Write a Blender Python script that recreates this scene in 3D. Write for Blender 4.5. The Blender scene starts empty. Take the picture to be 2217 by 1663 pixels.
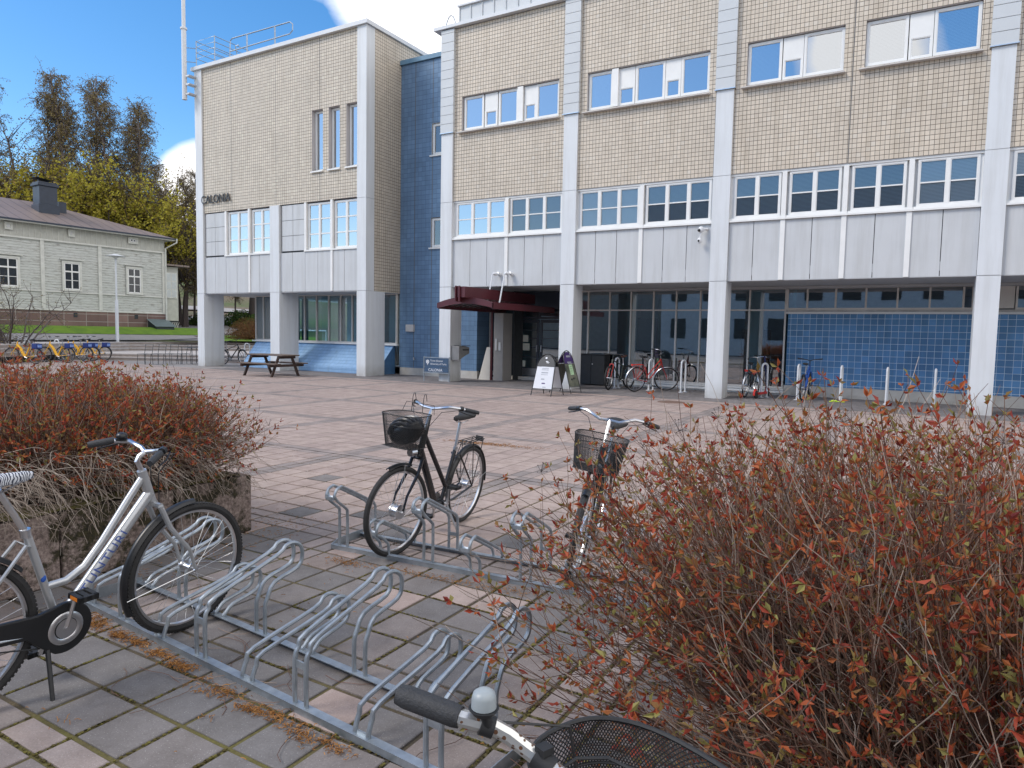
import bpy, bmesh, math, random
from mathutils import Vector, Matrix
from math import sin, cos, pi, radians, sqrt, atan2, hypot
scene = bpy.context.scene
COL = scene.collection

# ------------------------------------------------------------------ camera
PITCH, ROLL, YAW = radians(4.1805), radians(1.0870), radians(30.248)
fwd = Vector((-sin(YAW)*cos(PITCH), cos(YAW)*cos(PITCH), -sin(PITCH)))
r0 = Vector((cos(YAW), sin(YAW), 0)); u0 = r0.cross(fwd)
rt = r0*cos(ROLL)+u0*sin(ROLL); up = -r0*sin(ROLL)+u0*cos(ROLL)
cam = bpy.data.cameras.new('camera'); camo = bpy.data.objects.new('camera', cam); COL.objects.link(camo)
cam.sensor_width = 36; cam.lens = 24.245; cam.clip_start = 0.05; cam.clip_end = 3000
camo.matrix_world = Matrix(((rt.x, up.x, -fwd.x, 0), (rt.y, up.y, -fwd.y, 0), (rt.z, up.z, -fwd.z, 1.6), (0, 0, 0, 1)))
scene.camera = camo
# ------------------------------------------------------------------ light
SUN_DIR = Vector((-0.62, -0.62, 0.80)).normalized()
el = math.asin(SUN_DIR.z); az = atan2(SUN_DIR.x, SUN_DIR.y)
world = bpy.data.worlds.new('World'); scene.world = world; world.use_nodes = True
nt = world.node_tree; N = nt.nodes; L = nt.links
for n in list(N): N.remove(n)
out = N.new('ShaderNodeOutputWorld'); bg = N.new('ShaderNodeBackground'); bg.inputs['Strength'].default_value = 0.148
sky = N.new('ShaderNodeTexSky'); sky.sky_type = 'NISHITA'; sky.sun_disc = False
sky.sun_elevation = el; sky.sun_rotation = az % (2*pi); sky.ozone_density = 2.2; sky.air_density = 1.0; sky.dust_density = 0.4
hs = N.new('ShaderNodeHueSaturation'); hs.inputs['Saturation'].default_value = 1.32; hs.inputs['Value'].default_value = 0.90
L.new(sky.outputs[0], hs.inputs['Color'])
tc = N.new('ShaderNodeTexCoord'); noi = N.new('ShaderNodeTexNoise'); noi.inputs['Scale'].default_value = 2.6
noi.inputs['Detail'].default_value = 8; noi.inputs['Roughness'].default_value = 0.55
mp = N.new('ShaderNodeMapping'); mp.inputs['Scale'].default_value = (1, 1, 2.0); L.new(tc.outputs['Generated'], mp.inputs[0]); L.new(mp.outputs[0], noi.inputs[0])
def wmath(op, a, b=None, clamp=False):
    m = N.new('ShaderNodeMath'); m.operation = op; m.use_clamp = clamp
    for i, v in enumerate((a, b)):
        if v is None: continue
        if isinstance(v, (int, float)): m.inputs[i].default_value = v
        else: L.new(v, m.inputs[i])
    return m.outputs[0]
def blob(d, r):
    vm = N.new('ShaderNodeVectorMath'); vm.operation = 'DISTANCE'; L.new(tc.outputs['Generated'], vm.inputs[0])
    vm.inputs[1].default_value = d
    return wmath('SUBTRACT', 1.0, wmath('DIVIDE', vm.outputs['Value'], r))
n0 = wmath('MULTIPLY', wmath('SUBTRACT', noi.outputs[0], 0.5), 2.6)
clear = blob((-0.86, 0.36, 0.36), 0.42)                   # a gap of open sky
clear2 = blob((-0.35, -0.85, 0.33), 0.50)
bank = wmath('MAXIMUM', blob((0.88, -0.1, 0.42), 1.05), 0.0)                # unseen broad cloud bank, added to brighten right-facing sides
gen = wmath('SUBTRACT', wmath('ADD', wmath('ADD', n0, 0.12), wmath('MULTIPLY', bank, 2.2)), wmath('MULTIPLY', wmath('MAXIMUM', wmath('MAXIMUM', clear, clear2), 0.0), 2.5))
c1 = wmath('ADD', wmath('MULTIPLY', blob((-0.54, 0.71, 0.45), 0.13), 1.7), n0)
c2 = wmath('ADD', wmath('MULTIPLY', blob((-0.79, 0.58, 0.17), 0.075), 3.2), n0)
c3 = wmath('SUBTRACT', wmath('ADD', wmath('MULTIPLY', blob((-0.67, 0.60, 0.46), 0.12), 1.0), n0), 0.55)
c4 = wmath('ADD', wmath('MULTIPLY', blob((-0.075, -0.935, 0.345), 0.085), 1.9), n0)
cl = wmath('MAXIMUM', wmath('MAXIMUM', wmath('MAXIMUM', wmath('MAXIMUM', c1, c2), gen), c3), c4)
mask = wmath('MULTIPLY', wmath('SUBTRACT', cl, 0.02), 1.7, True)
mix = N.new('ShaderNodeMixRGB'); L.new(mask, mix.inputs[0]); L.new(hs.outputs[0], mix.inputs[1]); mix.inputs[2].default_value = (7.0, 6.85, 6.85, 1)
L.new(mix.outputs[0], bg.inputs[0]); L.new(bg.outputs[0], out.inputs[0])
sun = bpy.data.lights.new('sun', 'SUN'); suno = bpy.data.objects.new('sun', sun); COL.objects.link(suno)
sun.energy = 1.5; sun.angle = radians(20); sun.color = (1.0, 0.92, 0.82)
suno.rotation_euler = SUN_DIR.to_track_quat('Z', 'Y').to_euler()
scene.view_settings.view_transform = 'Standard'; scene.view_settings.look = 'None'
scene.view_settings.exposure = 0.66; scene.view_settings.gamma = 1
scene.cycles.max_bounces = 6; scene.cycles.transparent_max_bounces = 12; scene.cycles.diffuse_bounces = 3; scene.cycles.glossy_bounces = 3

# ------------------------------------------------------------------ helpers
R = random.Random(7)
class MB:
    def __init__(s): s.v = []; s.f = []; s.m = []; s.T = None; s.mi = 0
    def add(s, vs, fs):
        b = len(s.v)
        if s.T: vs = [s.T(Vector(p)) for p in vs]
        s.v.extend([tuple(p) for p in vs]); s.f.extend([tuple(b+i for i in f) for f in fs]); s.m.extend([s.mi]*len(fs)); return s
    def box(s, x0, x1, y0, y1, z0, z1):
        x0, x1 = min(x0, x1), max(x0, x1); y0, y1 = min(y0, y1), max(y0, y1); z0, z1 = min(z0, z1), max(z0, z1)
        return s.add([(x0,y0,z0),(x1,y0,z0),(x1,y1,z0),(x0,y1,z0),(x0,y0,z1),(x1,y0,z1),(x1,y1,z1),(x0,y1,z1)],
              [(0,3,2,1),(4,5,6,7),(0,1,5,4),(1,2,6,5),(2,3,7,6),(3,0,4,7)])
    def quad(s, a, b, c, d): return s.add([a, b, c, d], [(0, 1, 2, 3)])
    def prism(s, poly, a, b, axis='y'):
        # poly in the two other axes, extruded from a to b
        n = len(poly)
        def P(p, t):
            if axis == 'y': return (p[0], t, p[1])
            if axis == 'x': return (t, p[0], p[1])
            return (p[0], p[1], t)
        vs = [P(p, a) for p in poly]+[P(p, b) for p in poly]
        fs = [tuple(range(n)), tuple(range(2*n-1, n-1, -1))]+[(i, i+n, (i+1) % n+n, (i+1) % n) for i in range(n)]
        return s.add(vs, fs)
    def tube(s, pts, r, n=8, closed=False, cap=True):
        pts = [Vector(p) for p in pts]; m = len(pts)
        rr = r if isinstance(r, (list, tuple)) else [r]*m
        vs = []; prev = None
        for i in range(m):
            if closed: t = pts[(i+1) % m]-pts[i-1]
            else: t = pts[min(i+1, m-1)]-pts[max(i-1, 0)]
            if t.length < 1e-9: t = Vector((0, 0, 1))
            t.normalize()
            if prev is None:
                a = Vector((0, 0, 1)) if abs(t.z) < .9 else Vector((1, 0, 0)); a = t.cross(a).normalized()
            else:
                a = prev-t*prev.dot(t)
                if a.length < 1e-6: a = t.orthogonal()
                a.normalize()
            prev = a; b = t.cross(a)
            for k in range(n):
                w = 2*pi*k/n; vs.append(pts[i]+(a*cos(w)+b*sin(w))*rr[i])
        fs = []
        for i in range(m if closed else m-1):
            j = (i+1) % m
            for k in range(n): fs.append((i*n+k, i*n+(k+1) % n, j*n+(k+1) % n, j*n+k))
        if cap and not closed and n > 3: fs += [tuple(range(n-1, -1, -1)), tuple((m-1)*n+k for k in range(n))]
        return s.add(vs, fs)
    def cyl(s, a, b, r, n=12, r2=None): return s.tube([a, b], [r, r if r2 is None else r2], n)
    def torus(s, c, R_, r, axis=(0, 1, 0), n=40, k=8, sq=1.0):
        ax = Vector(axis).normalized(); u = ax.orthogonal().normalized(); w = ax.cross(u); c = Vector(c); vs = []; fs = []
        for i in range(n):
            d = u*cos(2*pi*i/n)+w*sin(2*pi*i/n)
            for j in range(k):
                t = 2*pi*j/k; vs.append(c+d*(R_+r*cos(t))+ax*(r*sq*sin(t)))
        for i in range(n):
            for j in range(k): fs.append((i*k+j, ((i+1) % n)*k+j, ((i+1) % n)*k+(j+1) % k, i*k+(j+1) % k))
        return s.add(vs, fs)
    def loft(s, rings, caps=True):
        n = len(rings[0]); vs = [p for r_ in rings for p in r_]; fs = []
        for i in range(len(rings)-1):
            for k in range(n): fs.append((i*n+k, i*n+(k+1) % n, (i+1)*n+(k+1) % n, (i+1)*n+k))
        if caps: fs += [tuple(range(n-1, -1, -1)), tuple((len(rings)-1)*n+k for k in range(n))]
        return s.add(vs, fs)
    def ball(s, c, rx, ry=None, rz=None, n=14, m=8):
        ry = ry or rx; rz = rz or rx; rings = []
        for i in range(1, m):
            t = pi*i/m
            rings.append([(c[0]+rx*sin(t)*cos(2*pi*k/n), c[1]+ry*sin(t)*sin(2*pi*k/n), c[2]-rz*cos(t)) for k in range(n)])
        return s.loft(rings)
    def build(s, name, mat, parent=None, smooth=False, kind=None, label=None, bevel=0):
        me = bpy.data.meshes.new(name); off = OFF.get(parent.name, (0, 0, 0)) if parent else (0, 0, 0)
        v = [(p[0]-off[0], p[1]-off[1], p[2]-off[2]) for p in s.v] if any(off) else s.v
        me.from_pydata(v, [], s.f)
        mats = mat if isinstance(mat, (list, tuple)) else [mat]
        for m_ in mats: me.materials.append(m_)
        if len(mats) > 1: me.polygons.foreach_set('material_index', s.m)
        if smooth: me.polygons.foreach_set('use_smooth', [True]*len(s.f))
        me.update(); o = bpy.data.objects.new(name, me); COL.objects.link(o)
        if smooth and s.sharp:
            me.set_sharp_from_angle(angle=radians(40))
        if bevel:
            bv = o.modifiers.new('bevel', 'BEVEL'); bv.width = bevel; bv.segments = 2; bv.limit_method = 'ANGLE'
        if parent: o.parent = parent; OFF[o.name] = off
        if kind: o['kind'] = kind
        if label: o['label'] = label
        return o
    sharp = True
OFF = {}
def thing(name, label, cat, loc=(0, 0, 0), group=None, rot=None):
    o = bpy.data.objects.new(name, None); COL.objects.link(o); o.location = loc; o.empty_display_size = .2
    o['label'] = label; o['category'] = cat
    if group: o['group'] = group
    OFF[o.name] = tuple(loc) if rot is None else (0, 0, 0)
    if rot is not None: o.rotation_euler = rot
    return o
def tag(o, label, cat, group=None):
    o['label'] = label; o['category'] = cat
    if group: o['group'] = group
    return o
def copy_tree(o, parent=None):
    c = o.copy(); COL.objects.link(c); c.parent = parent
    for ch in list(o.children): copy_tree(ch, c)
    return c
def text_mb(mb, txt, size, place, extrude=0.0, font_w=1.0, spacing=1.0, sub=0):
    cu = bpy.data.curves.new('t', 'FONT'); cu.body = txt; cu.size = size; cu.extrude = extrude; cu.space_character = spacing
    o = bpy.data.objects.new('t', cu); COL.objects.link(o)
    dg = bpy.context.evaluated_depsgraph_get(); me = bpy.data.meshes.new_from_object(o.evaluated_get(dg))
    if sub:
        bm = bmesh.new(); bm.from_mesh(me); bmesh.ops.triangulate(bm, faces=bm.faces)
        for _ in range(sub):
            ed = [e for e in bm.edges if e.calc_length() > size*.09]
            if ed: bmesh.ops.subdivide_edges(bm, edges=ed, cuts=1, use_grid_fill=False); bmesh.ops.triangulate(bm, faces=bm.faces)
        bm.to_mesh(me); bm.free()
    mb.add([place((v.co.x*font_w, v.co.y, v.co.z)) for v in me.vertices], [tuple(p.vertices) for p in me.polygons])
    bpy.data.objects.remove(o); bpy.data.curves.remove(cu); bpy.data.meshes.remove(me)

# ------------------------------------------------------------------ materials
def newmat(name):
    m = bpy.data.materials.new(name); m.use_nodes = True; n = m.node_tree.nodes; b = n['Principled BSDF']; return m, n, m.node_tree.links, b
def nm(n, l, op, a, b=None, c=None, clamp=False):
    m = n.new('ShaderNodeMath'); m.operation = op; m.use_clamp = clamp
    for i, v in enumerate((a, b, c)):
        if v is None: continue
        if isinstance(v, (int, float)): m.inputs[i].default_value = v
        else: l.new(v, m.inputs[i])
    return m.outputs[0]
def noise(n, l, scale, detail=4, co=None, rough=.6):
    t = n.new('ShaderNodeTexNoise'); t.inputs['Scale'].default_value = scale; t.inputs['Detail'].default_value = detail; t.inputs['Roughness'].default_value = rough
    if co is None:
        g = n.new('ShaderNodeTexCoord'); co = g.outputs['Object']
    l.new(co, t.inputs['Vector']); return t.outputs[0]
def ramp(n, l, fac, stops):
    r_ = n.new('ShaderNodeValToRGB'); e = r_.color_ramp.elements
    while len(e) < len(stops): e.new(.5)
    for i, (p, c) in enumerate(stops): e[i].position = p; e[i].color = (c[0], c[1], c[2], 1)
    l.new(fac, r_.inputs[0]); return r_.outputs[0]
def mixc(n, l, f, a, b, mode='MIX'):
    m = n.new('ShaderNodeMixRGB'); m.blend_type = mode
    for i, v in enumerate((f, a, b)):
        if isinstance(v, (int, float)): m.inputs[i].default_value = v
        elif isinstance(v, tuple): m.inputs[i].default_value = (v[0], v[1], v[2], 1)
        else: l.new(v, m.inputs[i])
    return m.outputs[0]
def bump(n, l, b, h, s=.3, d=.01):
    bp = n.new('ShaderNodeBump'); bp.inputs['Strength'].default_value = s; bp.inputs['Distance'].default_value = d
    l.new(h, bp.inputs['Height']); l.new(bp.outputs[0], b.inputs['Normal'])
def mat(name, c, rough=.6, metal=0, var=.12, sc=6, bmp=0, spec=.5, c2=None):
    m, n, l, b = newmat(name); b.inputs['Roughness'].default_value = rough; b.inputs['Metallic'].default_value = metal
    b.inputs['Specular IOR Level'].default_value = spec
    f = noise(n, l, sc, 5)
    lo = c2 or tuple(x*(1-var) for x in c); hi = c if c2 else tuple(min(1, x*(1+var)) for x in c)
    l.new(ramp(n, l, f, [(.3, lo), (.7, hi)]), b.inputs['Base Color'])
    if bmp: bump(n, l, b, noise(n, l, sc*8, 4), bmp)
    return m
def island_mat(name, stops, rough=.7, trans=0, tex=0, spec=.3):
    m, n, l, b = newmat(name); g = n.new('ShaderNodeNewGeometry')
    c = ramp(n, l, g.outputs['Random Per Island'], stops)
    if tex:
        c = mixc(n, l, .55, c, ramp(n, l, noise(n, l, tex, 6), [(.3, (.45, .45, .45)), (.75, (1, 1, 1))]), 'MULTIPLY')
    l.new(c, b.inputs['Base Color']); b.inputs['Roughness'].default_value = rough; b.inputs['Specular IOR Level'].default_value = spec
    if trans:
        t = n.new('ShaderNodeBsdfTranslucent'); l.new(c, t.inputs[0]); mx = n.new('ShaderNodeMixShader'); mx.inputs[0].default_value = trans
        l.new(b.outputs[0], mx.inputs[1]); l.new(t.outputs[0], mx.inputs[2]); l.new(mx.outputs[0], n['Material Output'].inputs[0])
    return m
def tile_mat(name, col, grout, pu, pv, lu, lv, ax='X', var=.06, rough=.35, hue=None, joints=(), dirt=.15, ou=0, ov=0):
    m, n, l, b = newmat(name); tcx = n.new('ShaderNodeTexCoord'); sp = n.new('ShaderNodeSeparateXYZ'); l.new(tcx.outputs['Object'], sp.inputs[0])
    U = sp.outputs[ax]; V = sp.outputs['Z']
    u = nm(n, l, 'DIVIDE', nm(n, l, 'ADD', U, ou), pu); v = nm(n, l, 'DIVIDE', nm(n, l, 'ADD', V, ov), pv)
    mu = nm(n, l, 'LESS_THAN', nm(n, l, 'FRACT', u), lu/pu); mv = nm(n, l, 'LESS_THAN', nm(n, l, 'FRACT', v), lv/pv)
    mk = nm(n, l, 'MAXIMUM', mu, mv)
    cb = n.new('ShaderNodeCombineXYZ'); l.new(nm(n, l, 'FLOOR', u), cb.inputs[0]); l.new(nm(n, l, 'FLOOR', v), cb.inputs[1])
    wn = n.new('ShaderNodeTexWhiteNoise'); wn.noise_dimensions = '3D'; l.new(cb.outputs[0], wn.inputs['Vector'])
    tc_ = ramp(n, l, wn.outputs['Value'], [(0, tuple(x*(1-var) for x in col)), (.5, col), (.9, tuple(min(1, x*(1+var)) for x in col)), (1, hue or tuple(min(1, x*(1+1.6*var)) for x in col))])
    big = ramp(n, l, noise(n, l, .9, 5), [(.25, (1-dirt,)*3), (.7, (1, 1, 1))]); tc_ = mixc(n, l, 1.0, tc_, big, 'MULTIPLY')
    mps = n.new('ShaderNodeMapping'); mps.inputs['Scale'].default_value = (3.5, 3.5, .22); l.new(tcx.outputs['Object'], mps.inputs[0])
    tc_ = mixc(n, l, .8, tc_, ramp(n, l, noise(n, l, 1.4, 6, co=mps.outputs[0], rough=.7), [(.28, (.80, .78, .74)), (.5, (1, 1, 1))]), 'MULTIPLY')
    gr = mixc(n, l, noise(n, l, 2.2, 3), grout, tuple(min(1, g*1.5) for g in grout))
    c = mixc(n, l, mk, tc_, gr)
    for (jx, jw) in joints:
        d = nm(n, l, 'LESS_THAN', nm(n, l, 'ABSOLUTE', nm(n, l, 'SUBTRACT', U, jx)), jw); c = mixc(n, l, d, c, (.12, .115, .105))
    l.new(c, b.inputs['Base Color']); b.inputs['Roughness'].default_value = rough
    l.new(nm(n, l, 'ADD', nm(n, l, 'MULTIPLY', mk, .5), rough), b.inputs['Roughness'])
    bump(n, l, b, nm(n, l, 'ADD', nm(n, l, 'SUBTRACT', 1.0, mk), nm(n, l, 'MULTIPLY', wn.outputs['Value'], .25)), .5, .006)
    return m
def glass(name, fac, tint=(.75, .85, .87), rough=.0, wob=.0):
    m, n, l, b = newmat(name); n.remove(b); t = n.new('ShaderNodeBsdfTransparent'); t.inputs[0].default_value = (*tint, 1)
    g = n.new('ShaderNodeBsdfGlossy'); g.inputs['Roughness'].default_value = rough; g.inputs[0].default_value = (.93, .97, 1, 1)
    mx = n.new('ShaderNodeMixShader'); fr = n.new('ShaderNodeFresnel'); fr.inputs[0].default_value = 1.5
    l.new(nm(n, l, 'ADD', fr.outputs[0], fac, clamp=True), mx.inputs[0])
    if wob:
        bp = n.new('ShaderNodeBump'); bp.inputs['Strength'].default_value = wob; bp.inputs['Distance'].default_value = .02
        l.new(noise(n, l, 1.3, 1), bp.inputs['Height']); l.new(bp.outputs[0], g.inputs['Normal'])
    l.new(t.outputs[0], mx.inputs[1]); l.new(g.outputs[0], mx.inputs[2]); l.new(mx.outputs[0], n['Material Output'].inputs[0])
    return m
def stripe_mat(name, c1_, c2_, pitch, w):
    m, n, l, b = newmat(name); tcx = n.new('ShaderNodeTexCoord'); sp = n.new('ShaderNodeSeparateXYZ'); l.new(tcx.outputs['Object'], sp.inputs[0])
    f = nm(n, l, 'LESS_THAN', nm(n, l, 'FRACT', nm(n, l, 'DIVIDE', sp.outputs['Z'], pitch)), w)
    l.new(mixc(n, l, f, c1_, c2_), b.inputs['Base Color']); b.inputs['Roughness'].default_value = .5
    return m
M = {}
M['col'] = mat('column_paint', (.64, .665, .685), .55, var=.03, sc=1.5, bmp=.05)
def grime(m, zmax=.45):
    n = m.node_tree.nodes; l = m.node_tree.links; b = n['Principled BSDF']; src = b.inputs['Base Color'].links[0].from_socket
    gp = n.new('ShaderNodeNewGeometry'); sp = n.new('ShaderNodeSeparateXYZ'); l.new(gp.outputs['Position'], sp.inputs[0])
    f = nm(n, l, 'MULTIPLY', nm(n, l, 'SUBTRACT', 1.0, nm(n, l, 'DIVIDE', sp.outputs['Z'], zmax), clamp=True), noise(n, l, 5, 6, co=gp.outputs['Position']))
    c = mixc(n, l, nm(n, l, 'MULTIPLY', f, .9), src, (.30, .27, .23))
    mp_ = n.new('ShaderNodeMapping'); mp_.inputs['Scale'].default_value = (4, 4, .25); l.new(gp.outputs['Position'], mp_.inputs[0])
    st_ = ramp(n, l, noise(n, l, 1.5, 5, co=mp_.outputs[0], rough=.65), [(.30, (.86, .85, .83)), (.55, (1, 1, 1))]); l.new(mixc(n, l, .8, c, st_, 'MULTIPLY'), b.inputs['Base Color'])
grime(M['col'])
M['panel'] = mat('cladding_panel', (.535, .55, .56), .5, var=.035, sc=1.2); grime(M['panel'], .01)
M['clad'] = mat('column_cladding', (.54, .565, .58), .45, var=.04, sc=1.4)
M['frame'] = mat('window_frame_paint', (.76, .76, .74), .45, var=.04, sc=3)
M['alu'] = mat('mullion_paint', (.62, .60, .56), .4, var=.05, sc=2)
M['ledge'] = mat('ledge_concrete', (.55, .53, .51), .7, var=.15, sc=4)
M['jamb'] = mat('jamb_render', (.47, .45, .45), .7, var=.05, sc=4)
M['soffit'] = mat('soffit_board', (.42, .43, .44), .7, var=.06, sc=2)
M['coping'] = mat('roof_coping_sheet', (.62, .64, .66), .4, var=.04, sc=2)
M['darkin'] = mat('dark_interior', (.035, .04, .045), .8, var=.2)
M['plinth'] = mat('plinth_render', (.56, .54, .50), .8, var=.10, sc=2.5, bmp=.2, c2=(.42, .40, .36))
M['maroon'] = mat('maroon_paint', (.085, .018, .024), .4, var=.12, sc=3)
M['black'] = mat('black_paint', (.012, .013, .015), .35, var=.2)
M['blackm'] = mat('black_matt', (.018, .019, .021), .6, var=.2, bmp=.05)
M['rubber'] = mat('tyre_rubber', (.022, .022, .023), .75, var=.3, sc=20, bmp=.2)
M['grip'] = mat('grip_rubber', (.03, .032, .036), .6, var=.25, sc=30, bmp=.3)
M['alloy'] = mat('bare_alloy', (.62, .63, .65), .28, metal=1, var=.08, sc=10)
M['spoke'] = mat('spoke_steel', (.66, .67, .68), .35, metal=1, var=.08, sc=10)
M['galv'] = mat('galvanised_steel', (.46, .51, .55), .42, metal=.75, sc=14, bmp=.04, c2=(.28, .32, .36))
M['silver'] = mat('silver_paint', (.47, .49, .51), .32, metal=.55, var=.05, sc=5)
M['white'] = mat('white_powder_coat', (.66, .68, .70), .4, var=.05, sc=5)
M['glass3'] = glass('upper_glass', .42, (.5, .55, .6), wob=.02)
M['glass2'] = glass('office_glass', .11, (.86, .92, .95), wob=.03)
M['glassL'] = glass('wing_glass', .42, (.6, .68, .7), wob=.08)
M['glassG'] = glass('ground_floor_glass', .26, (.42, .72, .80), wob=.035)
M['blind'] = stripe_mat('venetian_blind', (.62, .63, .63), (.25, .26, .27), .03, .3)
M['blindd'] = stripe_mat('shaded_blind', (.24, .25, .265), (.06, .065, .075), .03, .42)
M['curtain'] = mat('white_curtain', (.62, .64, .64), .9, var=.2, sc=9)
BE = (.64, .555, .445); GRT = (.085, .07, .055)
M['tile'] = tile_mat('beige_facade_tile', BE, GRT, .098, .111, .0095, .0115, joints=((7.48, .012),), hue=(.67, .60, .50))
M['tileL'] = tile_mat('beige_wing_tile', (.62, .545, .44), GRT, .114, .113, .0105, .0125, joints=((-23.74+21.2, .010), (-21.2+21.2, .010), (-18.9+21.2, .010)), hue=(.68, .62, .50))
M['tileS'] = tile_mat('beige_side_tile', (.62, .545, .44), GRT, .114, .113, .0105, .0125, ax='Y')
M['blue'] = tile_mat('blue_wall_tile', (.11, .27, .50), (.46, .55, .62), .167, .167, .009, .010, var=.18, rough=.25, dirt=.25)
M['bluet'] = tile_mat('blue_tower_tile', (.145, .25, .395), (.065, .105, .17), .167, .167, .006, .011, var=.08, rough=.35, dirt=.3, joints=((-.98, .012), (-.2, .012)))
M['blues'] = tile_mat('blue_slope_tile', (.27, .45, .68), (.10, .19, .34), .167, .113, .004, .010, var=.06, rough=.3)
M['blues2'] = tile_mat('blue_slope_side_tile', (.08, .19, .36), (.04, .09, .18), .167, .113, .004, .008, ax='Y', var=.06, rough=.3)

# ------------------------------------------------------------------ ground
def ground_mat():
    m, n, l, b = newmat('asphalt_and_gravel'); f = noise(n, l, .35, 6); g = noise(n, l, 30, 3)
    c = ramp(n, l, f, [(.3, (.20, .19, .185)), (.7, (.30, .28, .27))]); c = mixc(n, l, .4, c, ramp(n, l, g, [(.3, (.5, .5, .5)), (.7, (1, 1, 1))]), 'MULTIPLY')
    l.new(c, b.inputs['Base Color']); b.inputs['Roughness'].default_value = .9; return m
M['asph'] = ground_mat()
g = MB(); g.quad((-700, -500, -.06), (700, -500, -.06), (700, 700, -.06), (-700, 700, -.06)); g.build('ground', M['asph'], kind='structure')
# joint bed: dark soil with moss
m, n, l, b = newmat('mossy_joint_bed')
f = noise(n, l, 1.1, 4); c = ramp(n, l, f, [(.35, (.06, .05, .04)), (.5, (.11, .085, .045)), (.62, (.14, .125, .035))])
c = mixc(n, l, .5, c, ramp(n, l, noise(n, l, 60, 3), [(.3, (.3, .3, .3)), (.7, (1, 1, 1))]), 'MULTIPLY')
l.new(c, b.inputs['Base Color']); b.inputs['Roughness'].default_value = .95; bump(n, l, b, noise(n, l, 90, 4), .8, .006); M['joint'] = m
g = MB(); g.quad((-37, -3, -.008), (9, -3, -.008), (9, 17.33, -.008), (-37, 17.33, -.008)); g.build('paving_bed', M['joint'], kind='structure')
def paver_mat(name, stops, sc=55):
    m, n, l, b = newmat(name); gg = n.new('ShaderNodeNewGeometry'); tcx = n.new('ShaderNodeTexCoord')
    c = ramp(n, l, gg.outputs['Random Per Island'], stops)
    c = mixc(n, l, .75, c, ramp(n, l, noise(n, l, .45, 5), [(.3, (.84, .83, .84)), (.65, (1, 1, 1))]), 'MULTIPLY')
    c = mixc(n, l, .8, c, ramp(n, l, noise(n, l, 4.5, 6, rough=.7), [(.28, (.62, .60, .58)), (.6, (1, 1, 1))]), 'MULTIPLY')
    sp = n.new('ShaderNodeTexVoronoi'); sp.inputs['Scale'].default_value = 85; l.new(tcx.outputs['Object'], sp.inputs['Vector'])
    dots = nm(n, l, 'LESS_THAN', sp.outputs['Distance'], .14)
    c = mixc(n, l, nm(n, l, 'MULTIPLY', dots, .45), c, (.55, .54, .52))
    c = mixc(n, l, .4, c, ramp(n, l, noise(n, l, 130, 2), [(.3, (.5, .5, .5)), (.7, (1, 1, 1))]), 'MULTIPLY')
    l.new(c, b.inputs['Base Color']); b.inputs['Roughness'].default_value = .85; b.inputs['Specular IOR Level'].default_value = .3
    bump(n, l, b, noise(n, l, 60, 5), .35, .004); return m
M['pg'] = paver_mat('grey_concrete_paver', [(0, (.185, .178, .178)), (.4, (.21, .20, .197)), (.8, (.235, .215, .208)), (1, (.29, .245, .225))])
M['pp'] = paver_mat('pink_concrete_paver', [(0, (.405, .325, .295)), (.5, (.435, .35, .315)), (1, (.46, .375, .335))])
M['pb'] = paver_mat('band_paver', [(0, (.27, .24, .23)), (.5, (.33, .285, .27)), (1, (.39, .325, .30))])
M['strip'] = paver_mat('dark_grey_paver', [(0, (.20, .19, .19)), (.5, (.235, .22, .22)), (1, (.27, .25, .245))])
def segs(starts, bw, tile, lo, hi, special=None):
    out_ = []; bands = [s_ for s_ in starts]
    for i, s_ in enumerate(bands):
        out_ += [(s_, s_+bw/2, 1), (s_+bw/2, s_+bw, 1)]
        nx = bands[i+1] if i+1 < len(bands) else hi
        k = max(1, round((nx-s_-bw)/tile)); w = (nx-s_-bw)/k
        if abs(w-tile) > .02 and special and nx-s_ > 2.6:
            k = int((nx-s_-bw)/tile); w = tile
            out_ += [(s_+bw+j*w, s_+bw+(j+1)*w, 0) for j in range(k)]; out_.append((s_+bw+k*w, nx, 0)); continue
        out_ += [(s_+bw+j*w, s_+bw+(j+1)*w, 0) for j in range(k)]
    return [q for q in out_ if q[1] > lo and q[0] < hi-.02]
XS = segs([-1.335+2.56*k for k in range(-14, 5)], .284, .2845, -36.5, 8.6)
YS = segs([-1.46, 1.10, 3.82]+[3.82+2.56*k for k in range(1, 6)], .28, .28, -2.5, 17.3, True)
pav = MB(); rp = random.Random(3)
def paver(x0, x1, y0, y1, near, mi):
    gp = .0100 if near else .004
    if near: gp += rp.random()*.002
    a, b_, c_, d = x0+gp, x1-gp, y0+gp, y1-gp; z = rp.uniform(-.0012, .0012) if near else rp.uniform(-.0004, .0004)
    pav.mi = mi
    tx, ty = (rp.uniform(-.001, .001), rp.uniform(-.001, .001)) if near else (0, 0)
    if near:
        e = .004; o_ = [(a, c_), (b_, c_), (b_, d), (a, d)]; i_ = [(a+e, c_+e), (b_-e, c_+e), (b_-e, d-e), (a+e, d-e)]
        zz = [z-tx-ty, z+tx-ty, z+tx+ty, z-tx+ty]
        pav.add([(p[0], p[1], -.012) for p in o_]+[(p[0], p[1], zz[k]-.003) for k, p in enumerate(o_)]+[(p[0], p[1], zz[k]) for k, p in enumerate(i_)],
                [(0, 1, 5, 4), (1, 2, 6, 5), (2, 3, 7, 6), (3, 0, 4, 7), (4, 5, 9, 8), (5, 6, 10, 9), (6, 7, 11, 10), (7, 4, 8, 11), (8, 9, 10, 11)])
    else: pav.quad((a, c_, z), (b_, c_, z), (b_, d, z), (a, d, z))
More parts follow.
